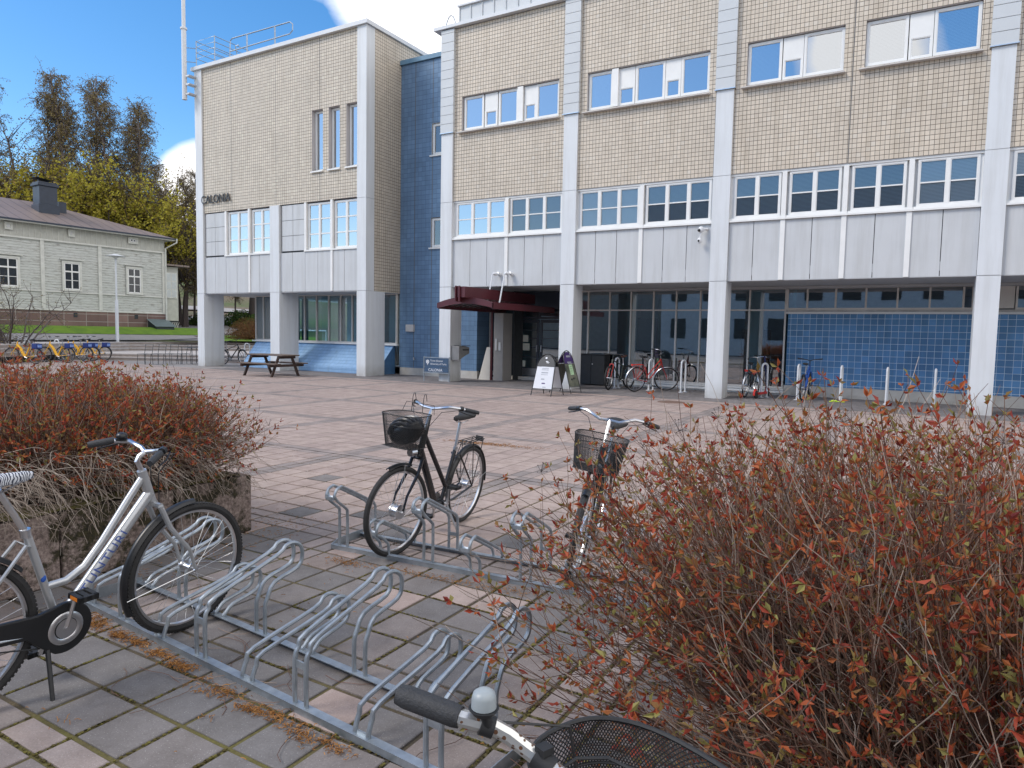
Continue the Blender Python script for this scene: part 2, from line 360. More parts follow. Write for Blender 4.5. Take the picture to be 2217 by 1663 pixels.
for (y0, y1, ky) in YS:
    for (x0, x1, kx) in XS:
        if x1 < -4.9 and y1 < 3.3 and x0 > -7.4 and y0 > .2: continue
        cx, cy = (x0+x1)/2, (y0+y1)/2
        if cy < -.3 and (cx < -6 or cx > 3): continue
        near = cy < 6.5 and -8 < cx < 3
        if kx and ky: paver(x0, x1, y0, y1, near, 2)
        elif ky and not kx:
            ph = .5 if abs(y0*7) % 2 > 1 else 0
            mid = x0+(x1-x0)*.5; paver(x0, x1, y0, y1, near, 2)
        elif kx and not ky: paver(x0, x1, y0, y1, near, 2)
        else:
            grey = cy < 3.8+.0*cx and cx > -4.2 and cx < 4
            mi = 0 if grey or (cx < -3.8 and cy < 4) else 1
            if rp.random() < .06: mi = 1-mi if cy < 6 else mi
            paver(x0, x1, y0, y1, near, mi)
pav.build('plaza_paving', [M['pg'], M['pp'], M['pb']], kind='structure')
# dark strip along the building
st = MB(); w = .142
ys = [17.33+i*.284 for i in range(13)]
for j, y0 in enumerate(ys):
    k = 0; x0 = -24-.07*(j % 2)
    while x0 < 8.6:
        if not (y0 > 20.7): st.quad((x0+.004, y0+.004, 0), (x0+.138, y0+.004, 0), (x0+.138, y0+.28, 0), (x0+.004, y0+.28, 0))
        x0 += w
st.build('pavement_strip', M['strip'], kind='structure')
g = MB(); g.quad((-37, 17.33, -.006), (9, 17.33, -.006), (9, 21, -.006), (-37, 21, -.006)); g.build('pavement_bed', M['asph'], kind='structure')
# ------------------------------------------------------------------ building helpers
Y0 = 18.3
def wall(mb, x0, x1, z0, z1, y, holes, depth, dx=None):
    xs = sorted({x0, x1, *[h[0] for h in holes], *[h[1] for h in holes]}); zs = sorted({z0, z1, *[h[2] for h in holes], *[h[3] for h in holes]})
    for i in range(len(xs)-1):
        for j in range(len(zs)-1):
            cx, cz = (xs[i]+xs[i+1])/2, (zs[j]+zs[j+1])/2
            if any(h[0] < cx < h[1] and h[2] < cz < h[3] for h in holes): continue
            mb.quad((xs[i], y, zs[j]), (xs[i+1], y, zs[j]), (xs[i+1], y, zs[j+1]), (xs[i], y, zs[j+1]))
def reveal(mb, x0, x1, z0, z1, y, d):
    y1 = y+d
    mb.quad((x0, y, z0), (x0, y, z1), (x0, y1, z1), (x0, y1, z0)); mb.quad((x1, y, z0), (x1, y1, z0), (x1, y1, z1), (x1, y, z1))
    mb.quad((x0, y, z1), (x1, y, z1), (x1, y1, z1), (x0, y1, z1)); mb.quad((x0, y, z0), (x0, y1, z0), (x1, y1, z0), (x1, y, z0))
def window(parent, x0, x1, z0, z1, y, cols, rows, gl, back, fw=.05, mw=.045, bw=.02, d=.06, label=None, sill=None, tilt=False):
    f = MB(); f.box(x0, x1, y, y+d, z0, z0+fw); f.box(x0, x1, y, y+d, z1-fw, z1); f.box(x0, x0+fw, y, y+d, z0+fw, z1-fw); f.box(x1-fw, x1, y, y+d, z0+fw, z1-fw)
    iw = (x1-x0-2*fw-(cols-1)*mw)/cols; ih = (z1-z0-2*fw-(rows-1)*bw)/rows; xs = []; zs = []
    for c in range(cols):
        a = x0+fw+c*(iw+mw); xs.append((a, a+iw))
        if c < cols-1: f.box(a+iw, a+iw+mw, y-.004, y+d, z0+fw, z1-fw)
    for r_ in range(rows):
        a = z0+fw+r_*(ih+bw); zs.append((a, a+ih))
    for (xa, xb) in xs:
        s_ = .018
        for (za, zb) in [(z0+fw, z1-fw)]:
            f.box(xa, xa+s_, y+.008, y+d, za, zb); f.box(xb-s_, xb, y+.008, y+d, za, zb); f.box(xa+s_, xb-s_, y+.008, y+d, za, za+s_); f.box(xa+s_, xb-s_, y+.008, y+d, zb-s_, zb)
        for (za, zb) in zs[:-1]: f.box(xa+s_, xb-s_, y+.01, y+d, zb, zb+bw)
    fo = f.build('window', M['frame'], parent)
    if label: fo['label'] = label
    p = MB()
    for (xa, xb) in xs: p.quad((xa, y+.035, z0+fw), (xb, y+.035, z0+fw), (xb, y+.035, z1-fw), (xa, y+.035, z1-fw))
    p.build('pane', M[gl], fo)
    if back:
        bk = MB()
        for (xa, xb) in xs: bk.quad((xa-.01, y+.075, z0+fw-.01), (xb+.01, y+.075, z0+fw-.01), (xb+.01, y+.075, z1-fw+.01), (xa-.01, y+.075, z1-fw+.01))
        bk.build('blind' if 'blind' in back else ('curtain' if back == 'curtain' else 'room_shade'), M[back], fo)
    return fo
# ------------------------------------------------------------------ main building
mb_root = thing('university_building', 'long beige tiled university block with white columns and blue tiled ground floor', 'building', (-9.1, 18.3, 0))
XE = 7.6; ZT = 11.12
cols = [(-13.46, -13.02), (-9.10, -8.66), (-4.76, -4.32), (1.07, 1.51), (6.9, 7.34)]
bays = [(cols[i][1], cols[i+1][0]) for i in range(4)]
YW = Y0+.07
def inst(parent, name, boxes, mt, bevel=0, smooth=False):
    m_ = MB()
    for b_ in boxes: m_.box(*b_)
    return m_.build(name, M[mt] if isinstance(mt, str) else mt, parent, bevel=bevel, smooth=smooth)
# row 3 opening lists: (x0,x1,[elements])
row3 = [((-12.72, -9.32), [('g', -12.68, -11.95), ('v', -11.91, -11.45), ('g', -11.41, -10.72), ('p', -10.72, -10.53), ('v', -10.51, -10.10), ('g', -10.10, -9.33)]),
        ((-8.42, -4.97), [('g', -8.40, -7.67), ('p', -7.69, -7.50), ('v', -7.50, -7.03), ('g', -7.01, -6.18), ('v', -6.17, -5.75), ('g', -5.74, -4.98)]),
        ((-4.04, -1.82), [('g', -4.03, -3.22), ('v', -3.20, -2.73), ('g', -2.72, -1.83)]),
        ((-1.38, .87), [('g', -1.37, -.52), ('v', -.50, -.03), ('g', -.02, .86)]),
        ((1.80, 4.02), [('g', 1.81, 2.62), ('v', 2.64, 3.11), ('g', 3.13, 4.01)]),
        ((4.46, 6.70), [('g', 4.47, 5.32), ('v', 5.34, 5.81), ('g', 5.82, 6.69)])]
holes = [(a[0], a[1], 7.94, 8.99) for a, _ in row3]
tw = MB()
for bi, (xa, xb) in enumerate(bays):
    hh = [h for h in holes if h[0] > xa and h[1] < xb]
    wall(tw, xa, xb, 5.78, ZT-.02, YW, hh, .1)
tw.build('tiled_wall', M['tile'], mb_root)
rv = MB()
for h in holes: reveal(rv, h[0], h[1], h[2], h[3], YW, .16)
for (xa, xb) in bays: rv.quad((xa, YW, 5.78), (xb, YW, 5.78), (xb, YW+.2, 5.78), (xa, YW+.2, 5.78))
rv.build('window_reveal', M['jamb'], mb_root)
# body behind, roof, ends
inst(mb_root, 'inner_wall', [(-13.40, XE, YW+.42, YW+.5, 3.1, ZT-.05), (-13.46, -13.42, Y0+.5, 26, 3.08, ZT-.05)], 'darkin')
inst(mb_root, 'floor_slab', [(-13.40, XE, YW+.02, 26, 3.20, 3.4)], 'soffit')
inst(mb_root, 'roof_coping', [(-13.75, XE, Y0-.09, Y0+.35, ZT, ZT+.10), (-13.75, -13.4, Y0+.35, 27, ZT, ZT+.10), (-13.4, XE, Y0+.35, 27, ZT-.04, ZT+.04)], 'coping')
up = MB(); up.box(-12.84, XE, Y0+.05, Y0+.30, ZT+.105, 11.72); x = -12.84
while x < XE:
    up.box(x-.012, x+.012, Y0+.02, Y0+.05, ZT+.14, 11.70); x += .42
up.build('parapet', M['clad'], mb_root); inst(mb_root, 'parapet_cap', [(-12.90, XE, Y0-.02, Y0+.36, 11.725, 11.78)], 'coping')
for i, (a, b_) in enumerate(cols[:5]):
    m_ = MB(); m_.box(a, b_, Y0, Y0+.62, 0, 3.055); m_.box(a, b_, Y0, Y0+.62, 3.067, 5.745); m_.box(a, b_, Y0, Y0+.45, 5.755, 7.90)
    co = m_.build('column', M['col'], mb_root)
    c_ = MB(); z = 7.93; o_ = .025
    while z < ZT-.02:
        z2 = min(z+.278, ZT-.02); c_.box(a-o_, b_+o_, Y0-.03, Y0+.3, z, z2-.012)
        for sx in (a+.02, b_-.02): c_.cyl((sx, Y0-.033, z+.05), (sx, Y0-.028, z+.05), .007, 6)
        z = z2
    c_.build('cladding', M['clad'], co)
    inst(co, 'cladding_foot', [(a-.04, b_+.04, Y0-.05, Y0+.2, 7.905, 7.925)], 'alloy')
# row 3 windows
rr = random.Random(5)
lab3 = {2: 'blind', 0: 'blind'}
for wi, ((xa, xb), els) in enumerate(row3):
    y = YW+.07
    for (k, a, b_) in els:
        if k == 'p': inst(mb_root, 'window_post', [(a, b_, YW+.01, y+.06, 7.96, 8.98)], 'frame'); continue
        if k == 'g':
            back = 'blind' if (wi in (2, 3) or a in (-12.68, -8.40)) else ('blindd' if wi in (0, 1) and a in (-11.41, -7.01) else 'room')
            M.setdefault('room', M['darkin'])
            window(mb_root, a, b_, 7.97, 8.97, y, 1, 1, 'glass3', back, fw=.05)
        else:
            fo = window(mb_root, a, b_, 7.97, 8.47, y, 1, 1, 'glass3', 'room', fw=.045)
            inst(fo, 'blank_panel', [(a, b_, y+.01, y+.05, 8.475, 8.97)], 'frame')
    m_ = MB(); m_.prism([(YW-.14, 7.86), (YW-.14, 7.885), (YW+.10, 7.935), (YW+.10, 7.86)], xa-.10, xb+.04, 'x'); m_.build('window_sill', M['ledge'], mb_root)
# row 2 windows
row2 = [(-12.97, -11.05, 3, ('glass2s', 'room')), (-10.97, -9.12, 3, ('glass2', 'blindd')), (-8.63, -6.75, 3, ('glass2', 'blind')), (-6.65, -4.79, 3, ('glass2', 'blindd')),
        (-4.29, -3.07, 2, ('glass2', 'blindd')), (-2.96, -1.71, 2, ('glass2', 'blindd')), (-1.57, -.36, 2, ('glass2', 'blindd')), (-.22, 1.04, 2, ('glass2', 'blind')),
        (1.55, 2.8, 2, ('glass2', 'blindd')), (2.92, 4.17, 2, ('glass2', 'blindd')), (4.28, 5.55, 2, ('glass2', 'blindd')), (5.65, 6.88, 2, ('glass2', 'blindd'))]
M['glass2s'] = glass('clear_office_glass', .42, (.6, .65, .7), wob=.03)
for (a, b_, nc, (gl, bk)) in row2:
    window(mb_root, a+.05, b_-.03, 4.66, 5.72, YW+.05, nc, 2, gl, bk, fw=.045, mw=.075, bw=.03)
for (xa, xb) in bays:
    inst(mb_root, 'window_jamb', [(xa, xa+.12, YW+.075, YW+.11, 4.655, 5.722)], 'frame'); inst(mb_root, 'window_jamb', [(xb-.12, xb, YW+.075, YW+.11, 4.655, 5.722)], 'frame')
    inst(mb_root, 'window_surround', [(xa, xb, YW+.03, YW+.10, 5.722, 5.778), (xa, xb, YW+.0, YW+.12, 4.60, 4.655), (xa, xb, YW-.05, YW+.05, 4.555, 4.60)], 'frame')
for a in (-11.01, -6.70, -3.015, -1.64, -.29, 2.86, 4.225, 5.6):
    inst(mb_root, 'window_post', [(a-.055, a+.055, YW-.02, YW+.112, 3.07, 5.72), (a-.12, a+.12, YW+.115, YW+.13, 4.66, 5.72)], 'frame')
pj = [[-13.02, -12.35, -11.72, -11.06, -10.38, -9.74, -9.10], [-8.66, -8.05, -7.41, -6.74, -6.06, -5.42, -4.76], [-4.32, -3.71, -3.01, -2.34, -1.63, -.98, -.28, .37, 1.07], [1.51, 2.2, 2.86, 3.55, 4.225, 4.9, 5.6, 6.25, 6.9]]
for js in pj:
    m_ = MB()
    for a, b_ in zip(js[:-1], js[1:]): m_.box(a+.008, b_-.008, YW+.012, YW+.05, 3.075, 4.55)
    m_.build('cladding_panels', M['panel'], mb_root)
inst(mb_root, 'panel_backing', [(-13.02, XE, YW+.05, YW+.09, 3.06, 4.55)], 'darkin')
inst(mb_root, 'soffit', [(-13.40, XE, YW+.012, 20.95, 3.055, 3.075)], 'soffit')
inst(mb_root, 'soffit_edge', [(-9.1, XE, 20.45, 20.9, 2.99, 3.05)], 'soffit')
# ground floor glazing
YG = 20.9
def glazing(parent, x0, x1, z0, z1, xm, zm, gl='glassG', w=.045, name='glazed_wall'):
    f = MB(); f.box(x0, x1, YG-.03, YG+.05, z0-.05, z0); f.box(x0, x1, YG-.03, YG+.05, z1, z1+.05)
    for zz in zm: f.box(x0, x1, YG-.025, YG+.05, zz-w/2, zz+w/2)
    xs = [x0+w/2]+xm+[x1-w/2]; zs = [z0]+zm+[z1]
    for xx in xs: f.box(xx-w/2, xx+w/2, YG-.04, YG+.06, z0, z1)
    fo = f.build(name, M['alu'], parent)
    for a, b_ in zip(xs[:-1], xs[1:]):
        p = MB()
        for c_, d in zip(zs[:-1], zs[1:]): p.quad((a, YG+.01, c_), (b_, YG+.01, c_), (b_, YG+.01, d), (a, YG+.01, d))
        p.build('pane', M[gl], fo)
    return fo
glazing(mb_root, -10.1, -3.22, .23, 3.0, [-9.33, -8.58, -7.86, -7.12, -6.40, -5.66, -4.95, -4.23], [2.41])
glazing(mb_root, -3.22, 1.20, 2.47, 3.0, [-2.68, -1.96, -1.22, -.48, .25, .98], [])
glazing(mb_root, 2.05, 7.5, 2.47, 3.0, [2.8, 3.5, 4.2, 4.9, 5.6, 6.3], [])
inst(mb_root, 'blank_panel', [(1.24, 2.03, YG-.02, YG+.04, 2.45, 3.05)], 'alu')
wl = MB(); wl.box(-3.16, XE, YG-.03, YG+.15, .29, 2.30); wl.build('tiled_wall', M['blue'], mb_root, label='blue tiled ground floor wall')
inst(mb_root, 'trim_band', [(-3.22, XE, YG-.06, YG+.06, 2.305, 2.36)], 'frame'); inst(mb_root, 'trim_shadow_gap', [(-3.22, XE, YG+.0, YG+.06, 2.362, 2.42)], 'ledge')
m_ = MB(); m_.box(-3.2, XE, YG-.05, YG+.1, 0, .285)
# flaked render along the foot
for k in range(60):
    x = rr.uniform(-3.1, 2.2); z = rr.uniform(.0, .05); m_.add([(x, YG-.052-rr.random()*.004, z), (x+rr.uniform(.05, .2), YG-.054, z+rr.uniform(-.02, .03)), (x+.1, YG-.06, z+.05)], [(0, 1, 2)])
m_.build('plinth', M['plinth'], mb_root)
inst(mb_root, 'plinth', [(-10.1, -3.2, YG-.10, YG-.02, .135, .175), (-10.1, -3.2, YG-.06, YG+.02, .0, .13), (-10.1, -3.2, YG-.12, YG-.04, .05, .085)], 'frame', )
# interior behind the glass
M['infl'] = mat('interior_floor', (.10, .10, .10), .4, var=.1); M['inwl'] = mat('interior_wall', (.40, .55, .62), .9, var=.1)
inst(mb_root, 'interior_floor', [(-12.2, 7.5, 21.1, 27, -.04, .02)], 'infl'); inst(mb_root, 'interior_wall', [(-12.2, 7.5, 26.9, 27, .02, 3.1), (-12.25, -12.15, 21.3, 27, .02, 3.2), (7.4, 7.5, 21.1, 27, .02, 3.2), (-3.1, -3.0, 21.1, 27, .02, 3.2), (-12.2, 7.5, 21.0, 27, 3.1, 3.19)], 'inwl')
inst(mb_root, 'interior_furniture', [(-8.1, -7.5, 22.2, 22.5, .02, 2.2), (-9.3, -8.2, 24.5, 25.0, .02, 1.1), (-6.9, -5.6, 23.5, 24.1, .7, .76), (-6.85, -6.8, 23.6, 24, .02, .7), (-5.7, -5.65, 23.6, 24, .02, .7), (-5.3, -4.4, 25, 25.5, .02, 1.9)], 'darkin')
inst(mb_root, 'interior_column', [(-8.9, -8.5, 23.2, 23.6, .02, 3.1), (-4.7, -4.3, 23.2, 23.6, .02, 3.1)], 'col')
# security camera on panel
s_ = MB(); s_.cyl((-4.86, Y0+.06, 4.42), (-4.98, Y0-.06, 4.42), .03, 8); s_.ball((-5.0, Y0-.09, 4.40), .075, .07, .085); s_.ball((-5.03, Y0-.08, 4.12), .06, .06, .08); s_.cyl((-5.0, Y0-.08, 4.33), (-5.02, Y0-.08, 4.2), .02, 8)
so = s_.build('security_camera', M['white'], mb_root, smooth=True)
s_ = MB(); s_.ball((-5.03, Y0-.13, 4.38), .05, .04, .045); s_.ball((-5.04, Y0-.125, 4.11), .03); s_.build('camera_lens', M['black'], so, smooth=True)
# canopy with its hangers
ca = MB(); cx0, cx1 = -12.45, -10.5; n_ = 14
def arch(x): t = (x-(cx0+cx1)/2)/((cx1-cx0)/2); return .17*(1-t*t)
for i in range(n_):
    xa, xb = cx0+(cx1-cx0)*i/n_, cx0+(cx1-cx0)*(i+1)/n_
    ca.add([(xa, 16.80, 2.32+arch(xa)*.75), (xb, 16.80, 2.32+arch(xb)*.75), (xb, 16.80, 2.47+arch(xb)), (xa, 16.80, 2.47+arch(xa)), (xa, 16.86, 2.32+arch(xa)*.75), (xb, 16.86, 2.32+arch(xb)*.75), (xb, 16.86, 2.47+arch(xb)), (xa, 16.86, 2.47+arch(xa))],
           [(0, 1, 2, 3), (7, 6, 5, 4), (3, 2, 6, 7), (0, 4, 5, 1)])
ca.box(cx1-.06, cx1, 16.86, 20.75, 2.30, 2.49); ca.box(cx0, cx0+.06, 16.86, 20.75, 2.30, 2.49)
cao = ca.build('canopy', M['maroon'], mb_root)
rb = MB()
for j in range(13):
    yy = 17.05+j*.3
    rb.tube([(cx0+.06+(cx1-cx0-.12)*i/8, yy, 2.36+arch(cx0+.06+(cx1-cx0-.12)*i/8)*.9) for i in range(9)], .014, 4)
for i in range(1, 8): x = cx0+(cx1-cx0)*i/8; rb.box(x-.012, x+.012, 16.87, 20.7, 2.37+arch(x)*.9, 2.395+arch(x)*.9)
rb.build('canopy_ribs', M['blackm'], cao)
M['canr'] = glass('canopy_sheet', .12, (.85, .88, .9)); pc = MB()
for i in range(n_):
    xa, xb = cx0+(cx1-cx0)*i/n_, cx0+(cx1-cx0)*(i+1)/n_; pc.quad((xa, 16.87, 2.43+arch(xa)), (xb, 16.87, 2.43+arch(xb)), (xb, 20.7, 2.43+arch(xb)), (xa, 20.7, 2.43+arch(xa)))
pc.build('canopy_roof_sheet', M['canr'], cao)
lf = MB(); rl = random.Random(9)
for k in range(260):
    x = rl.uniform(cx0+.2, cx1-.03); y = rl.uniform(16.9, 20); z = 2.436+arch(x); a = rl.random()*6; s2 = rl.uniform(.015, .05)
    lf.add([(x, y, z+.004), (x+s2*cos(a), y+s2*sin(a), z+.006), (x+s2*cos(a+1.3), y+s2*sin(a+1.3), z+.004)], [(0, 1, 2)])
lf.build('roof_debris', M['ledge'], cao)
bm_ = MB(); bm_.box(-11.55, -11.28, 16.55, 20.8, 2.62, 2.93); bm_.box(-11.60, -11.57, 16.5, 16.9, 2.50, 2.95); bm_.box(-11.47, -11.43, 16.5, 16.54, 2.50, 2.95)
bm_.build('canopy_beam', M['maroon'], cao)
hg = MB()
for (hx, hy, top) in ((-11.28, 18.2, 3.42), (-10.85, 18.2, 3.42)):
    hg.tube([(hx-.06, hy-.06, top), (hx-.08, hy-.3, 2.52)], .022, 8); hg.ball((hx, hy+.0, top), .06, .12, .055); hg.cyl((hx+.05, hy+.05, top+.03), (hx+.05, hy+.2, top-.02), .05, 10)
hg.build('canopy_hanger', M['white'], cao, smooth=True)
# entrance
pl = MB(); pl.box(-12.38, -12.02, 19.95, 20.55, 0, 2.28); pl.box(-12.385, -12.015, 19.945, 20.3, .98, 1.0)
po = pl.build('entrance_pillar', mat('pillar_sheet', (.36, .34, .32), .45, var=.05), mb_root)
inst(po, 'intercom', [(-12.30, -12.24, 19.90, 19.95, 1.02, 1.42), (-12.18, -12.10, 19.92, 19.95, 1.02, 1.30)], 'frame')
fn = MB(); fn.prism([(-12.98, 0), (-12.52, 0), (-12.52, 1.12), (-12.66, 1.12)], 19.95, 20.02, 'y'); fn.build('slanted_fin', M['alu'], mb_root)
inst(mb_root, 'entrance_post', [(-12.50, -12.44, 19.93, 19.99, 0, 2.42), (-10.02, -9.94, 20.3, 20.36, 0, 2.42)], 'maroon')
gz = glazing(mb_root, -13.62, -12.58, .26, 2.38, [-13.12], [], w=.06)
inst(mb_root, 'window_sill', [(-13.75, -12.55, YG-.16, YG-.03, .12, .205), (-13.8, -12.5, YG-.22, YG-.17, .0, .06)], 'frame')
inst(mb_root, 'dark_jamb', [(-13.8, -13.62, YG-.10, YG+.1, 0, 3.05), (-12.0, -11.95, 20.6, YG+.3, 0, 3.05), (-13.8, -10.1, YG+.4, YG+.45, 2.5, 3.05)], 'darkin')
dr = MB(); YD = 21.25
M['door'] = mat('door_paint', (.04, .05, .07), .35, var=.1)
for (a, b_) in ((-12.25, -11.32), (-11.28, -10.35)):
    dr.box(a, a+.09, YD-.04, YD, .12, 2.1); dr.box(b_-.09, b_, YD-.04, YD, .12, 2.1); dr.box(a+.09, b_-.09, YD-.04, YD, .12, .42); dr.box(a+.09, b_-.09, YD-.04, YD, 1.99, 2.1)
    for zz in (.78, 1.12, 1.43, 1.72): dr.box(a+.09, b_-.09, YD-.035, YD, zz, zz+.03)
dr.box(-12.3, -10.3, YD-.06, YD, 2.12, 2.2); dr.box(-12.3, -10.3, YD-.06, YD, 2.48, 3.05); dr.box(-12.35, -12.26, YD-.06, YD, .1, 3.05); dr.box(-10.34, -9.95, YD-.06, YD, .1, 3.05); dr.box(-11.33, -11.27, YD-.06, YD, 2.2, 2.48)
do = dr.build('entrance_door', M['door'], mb_root)
p = MB(); p.quad((-12.2, YD-.015, .42), (-10.4, YD-.015, .42), (-10.4, YD-.015, 2.48), (-12.2, YD-.015, 2.48)); p.build('pane', M['glassG'], do)
inst(do, 'kick_plate', [(-12.22, -11.34, YD-.045, YD-.04, .14, .40), (-11.26, -10.37, YD-.045, YD-.04, .14, .40)], 'alloy')
inst(do, 'door_handle', [(-11.40, -11.38, YD-.09, YD-.045, .98, 1.22), (-11.22, -11.20, YD-.09, YD-.045, .98, 1.22)], 'alloy')
M['paper'] = mat('notice_paper', (.62, .66, .60), .8, var=.04)
inst(do, 'door_notice', [(-12.02, -11.74, YD-.05, YD-.046, 1.32, 1.56), (-12.07, -11.68, YD-.05, YD-.046, 1.02, 1.27), (-12.0, -11.84, YD-.05, YD-.046, .45, .66)], 'paper')
inst(mb_root, 'door_step', [(-12.4, -9.9, 20.9, 21.3, 0, .11)], 'plinth')
inst(mb_root, 'vestibule_wall', [(-10.15, -10.0, 20.85, 21.25, 0, 3.05)], 'alu')
# ------------------------------------------------------------------ blue stair tower
tr = thing('stair_tower', 'narrow blue tiled stair tower between the two beige tiled blocks', 'tower', (-15, 20.15, 0))
YT = 20.15
twm = MB(); hol = [(-15.24, -14.3, 7.87, 8.98), (-15.24, -14.3, 4.62, 5.68)]
wall(twm, -16.64, -13.2, .27, 11.2, YT, hol, .1); twm.quad((-13.2, YT, .27), (-13.2, YT+.8, .27), (-13.2, YT+.8, 3.05), (-13.2, YT, 3.05)); twm.build('tiled_wall', M['bluet'], tr)
rv = MB()
for h in hol: reveal(rv, *h, YT, .12)
rv.build('window_reveal', M['frame'], tr)
for h in hol:
    window(tr, h[0]+.03, h[1], h[2]+.02, h[3]-.02, YT+.04, 1, 1, 'glass2', 'room', fw=.06)
    inst(tr, 'window_sill', [(h[0]-.06, h[1], YT-.06, YT+.05, h[2]-.05, h[2])], 'frame')
inst(tr, 'plinth', [(-16.6, -13.15, YT-.03, YT+.1, 0, .265)], 'plinth')
inst(tr, 'roof_cap', [(-16.64, -13.48, YT-.08, YT+4, 11.205, 11.36)], mat('blue_roof_sheet', (.13, .25, .36), .4))
inst(tr, 'tower_core', [(-16.6, -13.48, YT+.3, YT+5, 0, 11.2)], 'darkin')
inst(tr, 'junction_box', [(-16.27, -15.93, YT-.12, YT, 1.60, 1.86)], 'ledge', bevel=.01)
inst(tr, 'floodlight', [(-14.0, -13.75, YT-.1, YT, 2.6, 2.95)], 'ledge')
m_ = MB(); m_.cyl((-15.93, YT, .62), (-15.93, YT-.08, .62), .02, 8); m_.cyl((-15.90, YT-.08, .66), (-15.90, YT-.08, .56), .03, 8); m_.build('water_tap', M['alloy'], tr)
rt_ = MB(); rt_.box(-15.3, -14.7, YT+1.0, YT+1.5, 11.7, 12.5); rt_.box(-14.75, -14.3, YT+.8, YT+1.2, 11.6, 12.3)
ro = rt_.build('roof_vent', M['coping'], tr)
m_ = MB(); m_.tube([(-14.9+.25*cos(t), YT+.6, 12.1+.75*sin(t)) for t in [i*pi/8 for i in range(9)]], .02, 6); m_.tube([(-14.6+.25*cos(t), YT+.9, 12.1+.75*sin(t)) for t in [i*pi/8 for i in range(9)]], .02, 6); m_.box(-15.3, -13.9, YT+.58, YT+.62, 11.75, 11.79); m_.build('ladder_hoop', M['galv'], ro)
# ------------------------------------------------------------------ left wing
lw = thing('tiled_wing', 'beige tiled wing with lettering and blue sloping tile base beside the stair tower', 'building', (-21.2, 18.3, 0))
YL = Y0; YLW = Y0+.06
slits = [(-19.30, -18.75, 7.33, 9.5), (-18.47, -17.93, 7.33, 9.5), (-17.62, -17.07, 7.33, 9.5)]
m_ = MB(); wall(m_, -25.47, -17.06, 6.27, 11.98, YLW, slits, .2); m_.build('tiled_wall', M['tileL'], lw)
m_ = MB(); m_.quad((-16.64, Y0+.42, 3.02), (-16.64, YT, 3.02), (-16.64, YT, 11.2), (-16.64, Y0+.42, 11.2)); m_.quad((-16.64, Y0+.42, 11.2), (-16.64, 27, 11.2), (-16.64, 27, 11.98), (-16.64, Y0+.42, 11.98)); m_.build('tiled_side_wall', M['tileS'], lw)
rv = MB()
for h in slits: reveal(rv, *h, YLW, .22)
rv.quad((-25.47, YLW, 6.27), (-17.06, YLW, 6.27), (-17.06, YLW+.2, 6.27), (-25.47, YLW+.2, 6.27)); rv.build('window_reveal', M['jamb'], lw)
for h in slits:
    window(lw, h[0]+.02, h[1]-.02, h[2]+.02, h[3]-.02, YLW+.15, 1, 1, 'glass3', 'room', fw=.05)
    inst(lw, 'window_sill', [(h[0]-.02, h[1]+.02, YLW-.07, YLW+.14, h[2]-.05, h[2])], 'frame')
inst(lw, 'column', [(-25.90, -25.47, Y0, Y0+.95, 0, 3.0), (-25.90, -25.47, Y0, Y0+.4, 3.01, 11.98)], 'col')
inst(lw, 'column', [(-21.49, -20.99, Y0, Y0+.95, 0, 3.0), (-21.49, -20.99, Y0, Y0+.4, 3.01, 6.26)], 'col')
inst(lw, 'column', [(-17.06, -16.64, Y0, Y0+1.0, 0, 3.0), (-17.06, -16.64, Y0, Y0+.42, 3.01, 6.2), (-17.06, -16.64, Y0, Y0+.42, 6.21, 11.98)], 'col')
inst(lw, 'side_wall', [(-25.90, -25.80, Y0+.4, 27, 3.0, 11.98)], 'col')
inst(lw, 'roof_coping', [(-26.02, -16.56, Y0-.08, Y0+.35, 11.985, 12.12), (-16.9, -16.56, Y0+.35, 27, 11.985, 12.12), (-26.02, -25.7, Y0+.35, 27, 11.985, 12.12)], 'coping')
inst(lw, 'inner_wall', [(-25.8, -16.7, YLW+.45, YLW+.5, 3.1, 11.9), (-25.8, -16.7, YLW+.5, 27, 11.8, 11.9)], 'darkin')
m_ = MB()
for (a, b_) in ((-25.47, -21.49), (-20.99, -17.06)):
    for k in range(6): w_ = (b_-a)/6; m_.box(a+k*w_+.008, a+(k+1)*w_-.008, YLW+.012, YLW+.05, 3.02, 4.47)
m_.build('cladding_panels', M['panel'], lw)
for (a, b_) in ((-25.42, -24.22), (-20.93, -19.72)):
    m_ = MB()
    for i in range(2):
        for j in range(3): m_.box(a+i*.6+.01, a+(i+1)*.6-.01, YLW+.03, YLW+.06, 4.53+j*.57+.008, 4.53+(j+1)*.57-.008)
    m_.build('square_panel_grid', M['panel'], lw)
inst(lw, 'panel_backing', [(-25.47, -17.06, YLW+.055, YLW+.09, 3.0, 4.48), (-25.42, -24.2, YLW+.065, YLW+.09, 4.48, 6.27), (-20.95, -19.7, YLW+.065, YLW+.09, 4.48, 6.27)], 'darkin')
for (a, b_, gl, bk) in ((-24.05, -22.83, 'glassL', 'curtain'), (-22.64, -21.5, 'glassL', 'curtain'), (-19.58, -18.40, 'glassL', 'room'), (-18.24, -17.07, 'glassL', 'room')):
    window(lw, a, b_, 4.53, 6.22, YLW+.07, 2, 3, gl, bk, fw=.06, mw=.08, bw=.045)
for bb__ in [(-24.2, -21.5, YLW-.03, YLW+.06, 4.475, 4.525), (-19.7, -17.07, YLW-.03, YLW+.06, 4.475, 4.525), (-24.18, -24.08, YLW-.01, YLW+.1, 4.5, 6.26), (-22.78, -22.68, YLW-.02, YLW+.1, 3.02, 6.26), (-19.7, -19.6, YLW-.01, YLW+.1, 4.5, 6.26), (-18.37, -18.27, YLW-.02, YLW+.1, 3.02, 6.26)]: inst(lw, 'window_surround', [bb__], 'frame')
